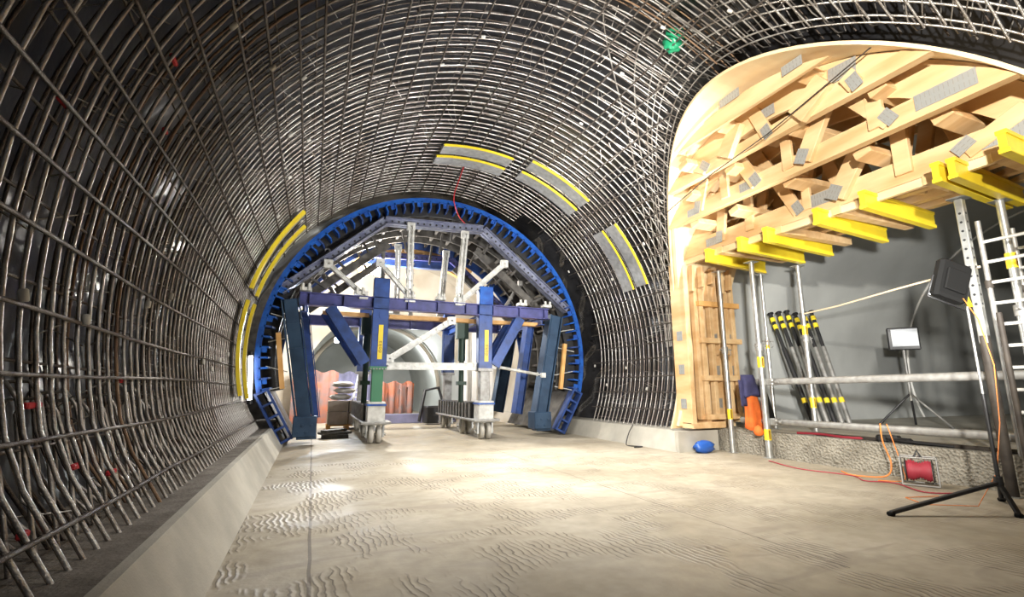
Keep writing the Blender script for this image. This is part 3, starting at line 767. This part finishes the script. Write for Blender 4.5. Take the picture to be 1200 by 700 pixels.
# ------------------------------------------------------------ props
def prop(x, y, z0, z1, label, r=.055, perforated=False, bands=(.75,), nm='steel_prop', group='upright props under the timber arch'):
    t = thing(nm, label, 'prop', (x, y, z0), group)
    zm = z0+(z1-z0)*.55
    b = MB(); b.tube([(x, y, z0+.01), (x, y, zm)], r, 12)
    if perforated:
        b = MB(); b.tube([(x, y, z0+.01), (x, y, z0+1.9)], r, 12)
        b.build('outer_tube', M['rust'], t)
        b = MB(); b.b6(x-.045, x+.045, y-.045, y+.045, z0+1.8, z1-.02, .01); b.use(1)
        zz = z0+2.3
        while zz < z1-.1: b.tube([(x-.048, y, zz), (x-.044, y, zz)], .016, 8); b.tube([(x, y-.048, zz), (x, y-.044, zz)], .016, 8); zz += .12
        b.build('inner_tube', [M['galv'], M['bsteel']], t)
    else:
        b.build('outer_tube', M['galv'], t)
        b = MB(); b.tube([(x, y, zm-.05), (x, y, z1-.01)], r*.82, 12); b.build('inner_tube', M['galv'], t)
        b = MB(); b.tube([(x, y, zm-.08), (x, y, zm+.06)], r*1.3, 12); b.tube([(x-.16, y-.02, zm), (x+.16, y-.02, zm)], .012, 6); b.tube([(x+.1, y-.02, zm+.03), (x+.14, y-.02, zm-.1), (x+.08, y-.02, zm-.13)], .009, 5)
        b.build('adjusting_nut', M['galv_d'], t)
    b = MB(); b.b6(x-.1, x+.1, y-.1, y+.1, z1-.012, z1, 0); b.build('head_plate', M['galv'], t)
    b = MB(); b.b6(x-.08, x+.08, y-.08, y+.08, z0, z0+.012); b.build('base_plate', M['galv'], t)
    for zb in bands:
        b = MB(); b.tube([(x, y, z0+zb-.1), (x, y, z0+zb+.1)], r*1.04, 12, False); b.use(1); b.box((x-.02, y-r*1.05, z0+zb), .03, .004, .16); b.build('yellow_band', [M['yellow'], M['glyph']], t)
    return t
prop(7.86, 7.52, 0, 3.72, 'galvanised prop standing closest to the timber jamb', .05)
prop(7.86, 6.68, 0, 3.72, 'galvanised prop on the floor, in front of the guard rail end', .058, bands=(.42, 1.75))
prop(9.0, 6.55, .44, 3.72, 'galvanised prop standing on the raised ledge behind the guard rail', .05, bands=(.55, 1.95))
prop(7.70, 3.26, 0, 3.72, 'grey prop with punched holes above the black floodlight', perforated=True, bands=())
prop(8.3, 3.1, .44, 3.72, 'grey prop with yellow collar at right, in the ladder frames', .055, bands=(2.45,))
prop(8.9, 7.35, .44, 3.72, 'thin prop half hidden between jamb and front props', .035, bands=(1.75,))
# leaning stack of props against the niche wall
lg = 'spare props leaning in the niche'
for i, lab in enumerate(('leftmost dark spare prop leaning in the niche', 'second from the left of the leaning spare props', 'third from the left of the leaning spare props',
        'fourth from the left of the leaning spare props', 'fifth from the left of the leaning spare props', 'rightmost of the leaning spare props')):
    p0 = V((10.15+.16*i, 7.42-.05*i, .46)); p1 = V((10.43+.20*i, 8.45-.07*i, 3.1+.03*(i % 3))); d = p1-p0
    t = thing('spare_prop', lab, 'prop', p0, lg)
    b = MB(); b.tube([p0, p0+d*.66], .05, 10); b.build('outer_tube', M['galv_d'] if i in (1, 2, 4, 5) else M['bsteel'], t)
    b = MB(); b.tube([p0+d*.6, p1], .04, 10); b.build('inner_tube', M['bsteel'], t)
    b = MB(); b.tube([p1-d*.008, p1], .075, 8); b.build('head_plate', M['bsteel'], t)
    b = MB(); b.tube([p0, p0+d*.005], .075, 8); b.build('base_plate', M['bsteel'], t)
    for k in (.2, .86, .93):
        b = MB(); b.tube([p0+d*(k-.02), p0+d*(k+.02)], .056, 10, False); b.build('yellow_band', M['yellow'], t)

# guard rails
def one(b, nm, mt, label, cat, group=None):
    o = b.build(nm, mt); o['label'] = label; o['category'] = cat
    if group: o['group'] = group
    return o
b = MB(); b.tube([(8.04, 7.0, 1.38), (8.04, 1.2, 1.44)], .06, 14); one(b, 'guard_rail', M['galv_d'], 'long upper grey scaffold pipe across the side opening', 'pipe')
b = MB(); b.tube([(8.04, 7.4, .64), (8.04, 1.2, .68)], .06, 14); one(b, 'guard_rail', M['galv_d'], 'long lower grey scaffold pipe just above the rough ledge', 'pipe')
for (x, y, z, lb) in ((7.97, 6.58, 1.38, 'scaffold coupler holding the upper guard pipe to the floor prop'), (7.97, 6.58, .65, 'scaffold coupler holding the lower guard pipe to the floor prop')):
    b = MB(); b.box((x, y, z), .16, .17, .13, 0, .02); b.tube([(x-.13, y-.1, z), (x+.12, y-.1, z)], .016, 6); b.tube([(x-.02, y-.16, z), (x-.02, y+.12, z)], .03, 8)
    one(b, 'pipe_coupler', M['galv_d'], lb, 'coupler', 'couplers on the guard pipes')
b = MB(); b.tube([(8.95, 6.5, 2.72), (8.65, 5.6, 2.72), (8.2, 4.4, 2.76), (7.75, 3.2, 2.78)], .016, 6); one(b, 'rope', M['rope'], 'taut pale cord rising across the niche to the floodlight', 'rope')

# ladder frames at the right edge
def ladder_frame(x, y0, y1, z0, z1, label):
    t = thing('ladder_frame', label, 'scaffold', (x, y1, z0), 'scaffold ladder frames at the right edge')
    for y in (y0, y1):
        b = MB(); b.tube([(x, y, z0), (x, y, z1)], .03, 10); b.build('upright', M['galv_d'], t)
    z = z0+.25
    while z < z1-.05:
        b = MB(); b.tube([(x, y0, z), (x, y1, z)], .022, 8); b.build('rung', M['white'], t); z += .27
    for y in (y0, y1):
        b = MB(); b.tube([(x, y, z1-.9), (x, y, z1-.8)], .045, 8); b.build('collar', M['rust'], t)
ladder_frame(7.95, 3.22, 2.3, .45, 3.42, 'front scaffold ladder frame with pale rungs behind the floodlight')
ladder_frame(8.75, 3.2, 2.3, .45, 3.42, 'rear scaffold ladder frame deeper in the niche')
b = MB(); b.tube([(7.55, 3.02, .0), (7.55, 3.02, 2.15)], .03, 10)
one(b, 'scaffold_post', M['rust'], 'brown dusty scaffold post just behind the floodlight stand', 'post')

# ------------------------------------------------------------ black floodlight on tripod
fl = thing('tripod_floodlight', 'black floodlight on a dark folding stand at right, seen from behind', 'floodlight', (6.62, 2.86, 0))
bx, by = 6.62, 2.9
b = MB(); b.tube([(bx, by, .15), (bx, by, 1.2)], .02, 8); b.build('mast', M['bsteel'], fl)
b = MB(); b.tube([(bx, by, 1.1), (bx, by, 2.3)], .013, 8); b.build('inner_mast', M['galv'], fl)
for p in ((5.45, 3.28), (6.55, 2.76), (7.3, 3.2)):
    b = MB(); b.beam((bx, by, .30), (p[0], p[1], .03), .045, .035, ch=.005); lg_ = b.build('leg', M['bsteel'], fl)
    b = MB(); b.box((p[0], p[1], .02), .06, .06, .04, 0, .01); b.build('rubber_foot', M['black'], lg_)
b = MB(); b.tube([(bx, by, .26), (bx, by, .36)], .04, 8); b.build('hub', M['bsteel'], fl)
hm = Matrix.Translation((6.45, 2.93, 2.42)) @ Matrix.Rotation(R(-25), 4, 'Z') @ Matrix.Rotation(R(24), 4, 'Y') @ Matrix.Rotation(R(-6), 4, 'X')
b = MB(); b.boxm(hm, .34, .12, .46, .03)
b.boxm(hm @ Matrix.Translation((0, -.075, -.02)), .22, .04, .26, .01)
hd = b.build('lamp_housing', M['black'], fl)
b = MB(); b.boxm(hm @ Matrix.Translation((0, .062, 0)), .29, .006, .4); b.build('lamp_glass', M['lampglass'], hd)
b = MB(); b.tube([hm @ V((-.19, 0, 0)), hm @ V((-.2, 0, -.27)), hm @ V((.2, 0, -.27)), hm @ V((.19, 0, 0))], .012, 6); b.build('bracket', M['bsteel'], fl)
b = MB(); c = V((6.62, 2.88, 2.2)); b.add([c+V((-.075, 0, -.06)), c+V((.075, 0, -.06)), c+V((0, 0, .08)), c+V((-.075, .01, -.06)), c+V((.075, .01, -.06)), c+V((0, .01, .08))], [(0, 1, 2), (5, 4, 3), (0, 3, 4, 1), (1, 4, 5, 2), (2, 5, 3, 0)])
b.build('warning_triangle', M['yellow'], fl, label='yellow warning triangle')
b = MB(); pts = [hm @ V((.1, -.08, -.2)), V((6.7, 2.86, 2.0)), V((6.8, 2.84, 1.5)), V((6.75, 2.86, .9)), V((6.62, 2.9, .4)), V((6.5, 3.05, .05)), V((6.25, 3.4, .015)), V((6.45, 3.7, .012)), V((6.9, 3.6, .012))]
b.tube(pts, .005, 6); one(b, 'orange_cable', M['orangec'], 'orange cable hanging from the floodlight to the floor', 'cable')

# second worklight in the niche
wl = thing('niche_worklight', 'grey square worklight on a slim tripod inside the side niche', 'worklight', (12.2, 6.6, .44))
wx, wy = 12.2, 6.6
b = MB(); b.tube([(wx, wy, 1.0), (wx, wy, 2.1)], .03, 8); b.build('mast', M['galv_d'], wl)
for a in (20, 140, 260):
    b = MB(); b.tube([(wx, wy, 1.15), (wx+.55*math.cos(R(a)), wy+.75*math.sin(R(a)), .46)], .022, 8); b.build('leg', M['galv_d'] if a == 260 else M['bsteel'], wl)
m_ = Matrix.Translation((wx-.05, wy-.05, 2.35)) @ Matrix.Rotation(R(-55), 4, 'Z')
b = MB(); b.boxm(m_, .56, .14, .5, .02); hh = b.build('lamp_housing', M['bsteel'], wl)
b = MB(); b.boxm(m_ @ Matrix.Translation((0.02, -.08, .02)), .46, .02, .38); b.build('lamp_glass', M['lampoff'], hh)

# ------------------------------------------------------------ cable drum
dr = thing('cable_drum', 'cable drum with red cable wound in a steel frame on the floor', 'cable reel', (7.5, 4.15, 0))
dx_, dy_ = 7.52, 4.1
ax = Matrix.Translation((dx_, dy_, .24)) @ Matrix.Rotation(R(90), 4, 'X')
def dd(p): return V((dx_, dy_, 0))+Matrix.Rotation(R(-62), 3, 'Z') @ (V(p)*.85)
axm = Matrix.Translation(dd((0, 0, .22))) @ Matrix.Rotation(R(-62), 4, 'Z') @ Matrix.Rotation(R(90), 4, 'Y') @ Matrix.Scale(.85, 4)
prf = [(.06, -.15)]+[(.135+.012*math.cos(k*PI)+.02*math.sin(k*.5), -.15+.3*k/18) for k in range(19)]+[(.06, .15)]
b = MB(); b.lathe(prf, axm, 24); b.build('wound_cable', M['red'], dr)
b = MB(); b.lathe([(.02, -.17), (.17, -.17), (.17, -.155), (.02, -.155)], axm, 24); b.lathe([(.02, .155), (.17, .155), (.17, .17), (.02, .17)], axm, 24); b.build('drum_flange', M['bsteel'], dr)
b = MB()
for s_ in (-1, 1): b.tube([dd((s_*.22, -.17, .02)), dd((s_*.22, -.12, .42)), dd((s_*.22, .12, .42)), dd((s_*.22, .17, .02))], .012, 6)
for (yy, zz) in ((-.12, .42), (.12, .42), (-.17, .02), (.17, .02)): b.tube([dd((-.22, yy, zz)), dd((.22, yy, zz))], .012, 6)
b.build('tube_frame', M['galv_d'], dr)
b = MB(); b.tube([dd((-.05, 0, .4)), dd((0, 0, .52)), dd((.05, 0, .4))], .016, 6); b.build('handle', M['bsteel'], dr)
def cable(nm, pts, mt, label, r=.009):
    out = []
    P = [V(p) for p in pts]; n = len(P)
    for i in range(n-1):
        p0, p1, p2, p3 = P[max(i-1, 0)], P[i], P[i+1], P[min(i+2, n-1)]
        for k in range(6):
            t = k/6; out.append(.5*((2*p1)+(p2-p0)*t+(2*p0-5*p1+4*p2-p3)*t*t+(3*p1-p0-3*p2+p3)*t**3))
    out.append(P[-1]); b = MB(); b.tube(out, r, 6); return one(b, nm, mt, label, 'cable')
cable('red_cable', [(7.5, 6.4, .012), (7.2, 5.6, .012), (7.35, 4.9, .012), (7.1, 4.55, .012), (7.3, 4.3, .012), (7.0, 3.8, .012), (7.3, 3.6, .012)], M['red'], 'red cable trailing over the floor from the cable drum', .008)
cable('orange_cable', [(7.88, 4.72, .74), (7.78, 4.66, .5), (7.72, 4.55, .2), (7.66, 4.62, .02), (7.4, 4.9, .012), (7.6, 5.2, .012)], M['orangec'], 'orange cable looped over the lower guard pipe', .01)
cable('orange_cable', [(7.86, 4.62, .74), (7.77, 4.5, .45), (7.74, 4.42, .15), (7.6, 4.35, .012), (7.3, 4.5, .012)], M['orangec'], 'thin orange cable hanging beside the cable drum', .007)
cable('red_hose', [(8.15, 6.3, .47), (8.2, 5.9, .48), (8.15, 5.5, .47), (8.22, 5.2, .47)], M['red'], 'dusty red hose lying on top of the rough ledge', .022)
b = MB(); b.box((8.25, 4.85, .5), .14, .3, .1, .3, .02); b.box((8.2, 4.6, .49), .1, .2, .08, -.2, .02); b.tube([(8.2, 4.9, .5), (8.1, 4.4, .49), (8.2, 4.0, .47)], .02, 6)
one(b, 'pipe_clamp', M['bsteel'], 'dark clamps lying on the ledge by the orange cable', 'clamp')
b = MB(); b.b6(8.2, 8.26, 3.2, 6.0, .445, .5, .01); one(b, 'flat_bar', M['rust'], 'brown steel bar lying along the ledge under the pipe', 'bar')
cable('dark_cable', [(7.0, 9.6, .42), (6.84, 9.55, .25), (6.72, 9.5, .012), (6.6, 9.2, .012), (6.75, 8.95, .012), (6.5, 8.9, .012)], M['bsteel'], 'dark cable coming down the right kerb to the floor', .012)
cable('red_hose', [(3.0, 10.2, 6.6), (3.05, 10.9, 6.45), (3.1, 11.6, 6.2), (3.35, 12.0, 5.9), (3.6, 12.1, 5.7)], M['redp'], 'thin red hose hanging from the roof mesh to the ring top', .014)

# hanging jacket: draped cloth
jk = thing('hanging_jacket', 'orange work jacket with navy shoulders hung on the guard pipe', 'jacket', (7.75, 7.05, 1.4))
def cloth(nm, x, y, z0, z1, w0, w1, mt, par, dx=.1, ph=0, vs_y=.12):
    b = MB(); nu, nv = 22, 10; vs = []
    for j in range(nv+1):
        t = j/nv; w = w0+(w1-w0)*t; z = z1+(z0-z1)*t
        for i in range(nu):
            a = 2*PI*i/nu; fold = 1+.22*math.sin(a*5+ph)*t+.1*math.sin(a*3+t*4)
            vs.append(V((x+w*math.cos(a)*fold+dx*t, y-vs_y*t*.2+w*.42*math.sin(a)*fold, z+.03*math.sin(a*3)*t)))
    fs = [(j*nu+i, j*nu+(i+1) % nu, (j+1)*nu+(i+1) % nu, (j+1)*nu+i) for j in range(nv) for i in range(nu)]
    fs += [tuple(range(nu))[::-1], tuple(range(nv*nu, (nv+1)*nu))]; b.add(vs, fs, True); return b.build(nm, mt, par)
cloth('body', 7.84, 7.0, .5, 1.40, .14, .23, M['orange'], jk)
cloth('shoulders', 7.82, 6.98, 1.12, 1.52, .15, .24, M['navy'], jk, .04, 1)
cloth('sleeve', 8.10, 6.93, .62, 1.42, .07, .11, M['black'], jk, .16, 2)
cloth('sleeve', 7.66, 7.0, .95, 1.42, .06, .08, M['navy'], jk, .02, 3)
b = MB(); b.lathe([(.0, .0), (.07, .02), (.09, .08), (.07, .15), (.03, .19), (0, .2)], Matrix.Translation((7.80, 6.82, .38)), 12); one(b, 'tied_bundle', M['orange'], 'small orange bundle tied beneath the lower guard pipe', 'bundle')
# blue bag
def blob(c, rx, ry, rz, seed, nu=18, nv=10, amp=.18):
    rnd = random.Random(seed); f = [rnd.uniform(1, 4) for _ in range(6)]; vs = []
    for j in range(nv+1):
        p = PI*j/nv
        for i in range(nu):
            a = 2*PI*i/nu; d = 1+amp*(math.sin(a*round(f[0]+1)+f[1]+3*p)*math.sin(p*f[2]*2)+.5*math.sin(a*5+f[3]*p*3))*math.sin(p)
            vs.append(V((c[0]+rx*math.sin(p)*math.cos(a)*d, c[1]+ry*math.sin(p)*math.sin(a)*d, max(c[2]+rz*math.cos(p)*d, c[2]-rz*.85))))
    b = MB(); b.add(vs, [(j*nu+i, (j+1)*nu+i, (j+1)*nu+(i+1) % nu, j*nu+(i+1) % nu) for j in range(nv) for i in range(nu)], True); return b
one(blob((7.3, 7.72, .11), .24, .12, .13, 3), 'plastic_bag', M['bag'], 'crumpled blue plastic bag on the floor below the timber jamb', 'bag')
one(blob(tuple(cyl(R(69), 4.95, 4.62)), .14, .14, .2, 5, amp=.35), 'green_bag', M['green'], 'green plastic scrap caught in the roof rebar', 'plastic')

# ------------------------------------------------------------ things behind the gantry
pl = thing('box_pallet', 'stacked dusty grey boxes on a pallet behind the left gantry post', 'pallet', (1.15, 16.6, 0))
b = MB()
for k in range(3): b.b6(.48, 1.75, 16.3+.35*k, 16.42+.35*k, .1, .14); b.b6(.48+.55*k, .6+.55*k, 16.3, 17.12, 0, .1)
b.build('pallet', M['wood_o'], pl)
for (a, c, e, f) in ((.5, 1.1, .15, .55), (1.12, 1.74, .15, .5), (.5, 1.1, .56, .88), (1.12, 1.74, .52, .88)):
    b = MB(); b.b6(a, c, 16.32, 17.05, e, f, .02); b.build('box', M['card'], pl)
for k, (x, z, lab) in enumerate(((.85, .99, 'lowest pale sack on top of the box pallet'), (.98, 1.19, 'middle pale sack on top of the box pallet'), (.92, 1.39, 'topmost grey sack on the box pallet'))):
    one(blob((x, 16.6, z), .32, .25, .1, 20+k), 'sack', M['sack'], lab, 'sack', 'sacks on the box pallet')
ld = thing('leaning_ladder', 'pale lattice ladder leaning behind the left gantry post', 'ladder', (1.35, 16.9, .9))
for dx in (0, .3):
    b = MB(); b.tube([(1.25+dx, 16.75, .9), (1.5+dx, 17.5, 2.0)], .03, 6); b.build('rail', M['white'], ld)
for k in range(7):
    t = (k+.5)/7; b = MB(); b.tube([(1.25+.25*t, 16.75+.75*t, .9+1.1*t), (1.55+.25*t, 16.75+.75*t, .9+1.1*t)], .02, 6); b.build('rung', M['white'], ld)
def wavy(nm, x0, x1, y, z0, z1, mt, label, cat, n=24, amp=.08):
    b = MB(); vs = []
    for k in (0, .03):
        for i in range(n+1):
            x = x0+(x1-x0)*i/n; w = amp*math.sin(i*1.1)+amp*.5*math.sin(i*2.7+1)
            vs += [V((x, y+w+k, z0)), V((x, y+w*.4+k, z1+.05*math.sin(i*.7)))]
    m2 = 2*(n+1)
    fs = [(2*i, 2*i+2, 2*i+3, 2*i+1) for i in range(n)]+[(m2+2*i+1, m2+2*i+3, m2+2*i+2, m2+2*i) for i in range(n)]+[(2*i+1, 2*i+3, m2+2*i+3, m2+2*i+1) for i in range(n)]
    b.add(vs, fs, True); return one(b, nm, mt, label, cat)
wavy('orange_netting', -.7, .9, 19.5, .0, 1.9, M['sheet_o'], 'orange netting hung far behind the left side panel', 'netting')
wavy('violet_sheeting', .6, 2.2, 20.4, .3, 1.9, M['sheet_v'], 'violet grey sheeting behind the box pallet', 'sheeting')
wavy('orange_netting', 2.2, 3.6, 18.6, .35, 1.5, M['sheet_o'], 'orange netting visible between the two gantry posts', 'netting', amp=.14)
wavy('white_sheet', 5.4, 6.9, 18.5, .5, 3.6, M['panel'], 'white sheet behind the right knee brace', 'sheet')
b = MB(); b.b6(2.0, 5.2, 18.3, 18.55, 0, .34, .02); one(b, 'low_barrier', M['sheet_v'], 'low blue-grey barrier on the floor beyond the carriage', 'barrier')
b = MB(); b.tube([(3.6, 17.5, .1), (3.8, 17.6, 1.2), (4.3, 17.6, 1.3), (4.5, 17.5, .6), (4.1, 17.4, .3)], .06, 8); b.box((4.2, 17.5, .35), .9, .5, .6, .1, .05); one(b, 'small_machine', M['bsteel'], 'dark hose machine standing behind the right carriage bogie', 'machine')
one(blob((5.4, 17.3, .35), .55, .3, .36, 40), 'rubble_heap', M['sack'], 'pale heap of bags between right bogie and side panels', 'heap')
b = MB(); b.b6(.3, .95, 13.4, 13.9, 0, .1, .01); b.box((.62, 13.62, .13), .75, .4, .06, .4, .01); b.box((.6, 13.6, .19), .7, .22, .06, .7, .01); one(b, 'board_stack', M['dsteel'], 'dark boards stacked on the floor right of the left side panel', 'boards')

# lit lamps on the gantry
def lamp(p, label, r=.12, aim=(-.2, -1, -.1)):
    t = thing('work_lamp', label, 'lamp', p)
    m, l = MB().frame(p, V(p)+V(aim).normalized()*.1)
    b = MB(); b.boxm(m @ Matrix.Translation((0, 0, -.06)), r*2.4, r*2, .08, .01); hh = b.build('housing', M['bsteel'], t)
    b = MB(); b.boxm(m @ Matrix.Translation((0, 0, .0)), r*2.1, r*1.7, .02); b.build('lamp_glass', M['lampglass'], hh)
    b = MB(); b.tube([m @ V((0, r, -.06)), m @ V((0, r+.35, -.06))], .015, 6); b.build('bracket', M['galv_d'], t)
lamp((1.6, 15.2, 4.9), 'brilliant work lamp high inside the ring, left of the centre struts', .14)
lamp((.72, 18.0, 2.95), 'brilliant star-like lamp behind the left blue knee brace', .1)

tl = thing('tube_lamp', 'bright upright tube lamp in the gap left of the blue ring', 'lamp', (-1.2, 11.75, 1.0))
M['tube'] = mat('lit tube', (1, 1, 1), .3, emit=(1, .97, .93), estr=14)
b = MB(); b.tube([(-1.22, 11.75, 1.02), (-1.28, 11.75, 1.95)], .045, 10); b.build('glowing_tube', M['tube'], tl)
b = MB(); b.tube([(-1.21, 11.75, .93), (-1.22, 11.75, 1.02)], .055, 10); b.build('end_cap', M['bsteel'], tl); b = MB(); b.tube([(-1.28, 11.75, 1.95), (-1.285, 11.75, 2.04)], .055, 10); b.build('end_cap', M['bsteel'], tl)
# ------------------------------------------------------------ lights
def light(nm, typ, loc, energy, aim=None, col=(1, 1, 1), **kw):
    d = bpy.data.lights.new(nm, typ); d.energy = energy; d.color = col
    for k, v in kw.items(): setattr(d, k, v)
    o = bpy.data.objects.new(nm, d); C.objects.link(o); o.location = loc
    if aim: o.rotation_euler = (V(aim)-V(loc)).to_track_quat('-Z', 'Y').to_euler()
    return o
light('gantry_lamp', 'POINT', (1.7, 15.6, 4.85), 1500, col=(1, .95, .86), shadow_soft_size=.1)
light('far_lamp', 'POINT', (.72, 17.7, 2.9), 480, col=(.88, .94, 1), shadow_soft_size=.1)
light('kerb_fill', 'SPOT', (2.5, 1.0, 4.6), 450, (-.5, 4.8, .2), (1, .95, .88), spot_size=R(42), spot_blend=1., shadow_soft_size=.2)  # added fill brightening the left kerb; no fixture stands here
light('heading_fill', 'POINT', (4.6, 24.5, 2.6), 200, col=(.95, 1, .97), shadow_soft_size=.15)  # added point fill that keeps the heading grey; no lamp hangs in it
light('near_spot', 'SPOT', (-.2, -1.5, 3.2), 6600, (6.6, 5.2, 4.3), (1, .95, .86), spot_size=R(60), spot_blend=.45, shadow_soft_size=.12)
light('niche_fill', 'SPOT', (1.2, .2, 1.9), 6500, (13, 8.0, 2.7), (1, .98, .93), spot_size=R(27), spot_blend=.5, shadow_soft_size=.12)  # added narrow beam lifting the niche wall, without a fixture
light('stand_spot', 'SPOT', (6.2, 3.15, 2.6), 1800, (3.2, 10, 4.6), (1, .99, .97), spot_size=R(95), spot_blend=.6, shadow_soft_size=.12)
light('roof_fill', 'AREA', (3.9, 7.8, 6.2), 420, (4.1, 7.9, 0), (1, .97, .92), shape='RECTANGLE', size=3.5, size_y=4.5, spread=R(100))  # added area fill under the roof, not a lamp of the tunnel
light('floor_pool_fill', 'SPOT', (4.2, 6.9, 6.2), 2100, (4.0, 6.6, 0), (1, .97, .9), spot_size=R(88), spot_blend=1., shadow_soft_size=.2)  # unseen downlight added for the bright pool on the floor
light('roof_wash', 'SPOT', (3.4, 4.2, .9), 1900, (3.1, 9.2, 6.5), (1, .99, .97), spot_size=R(95), spot_blend=.8, shadow_soft_size=.2)  # unseen upward fill added to brighten the roof bars
w = bpy.data.worlds.new('world'); w.use_nodes = True; bpy.context.scene.world = w
w.node_tree.nodes['Background'].inputs[0].default_value = (.9, .95, 1, 1); w.node_tree.nodes['Background'].inputs[1].default_value = .12

# ------------------------------------------------------------ camera
cam = bpy.data.cameras.new('camera'); co = bpy.data.objects.new('camera', cam); C.objects.link(co)
cam.sensor_fit = 'HORIZONTAL'; cam.sensor_width = 36; cam.lens = 560/1200*36; cam.clip_end = 200; cam.clip_start = .05
p = math.atan(106/560); yaw = math.atan(234/math.hypot(560, 106))
co.location = (0, 0, 1.25); co.rotation_euler = (PI/2+p, 0, -yaw)
sc = bpy.context.scene; sc.camera = co
for o in bpy.data.objects:
    if '_o' in o: del o['_o']
vs_ = sc.view_settings; vs_.view_transform = 'Standard'; vs_.look = 'None'; vs_.gamma = 1; vs_.use_curve_mapping = False; vs_.exposure = 0.0
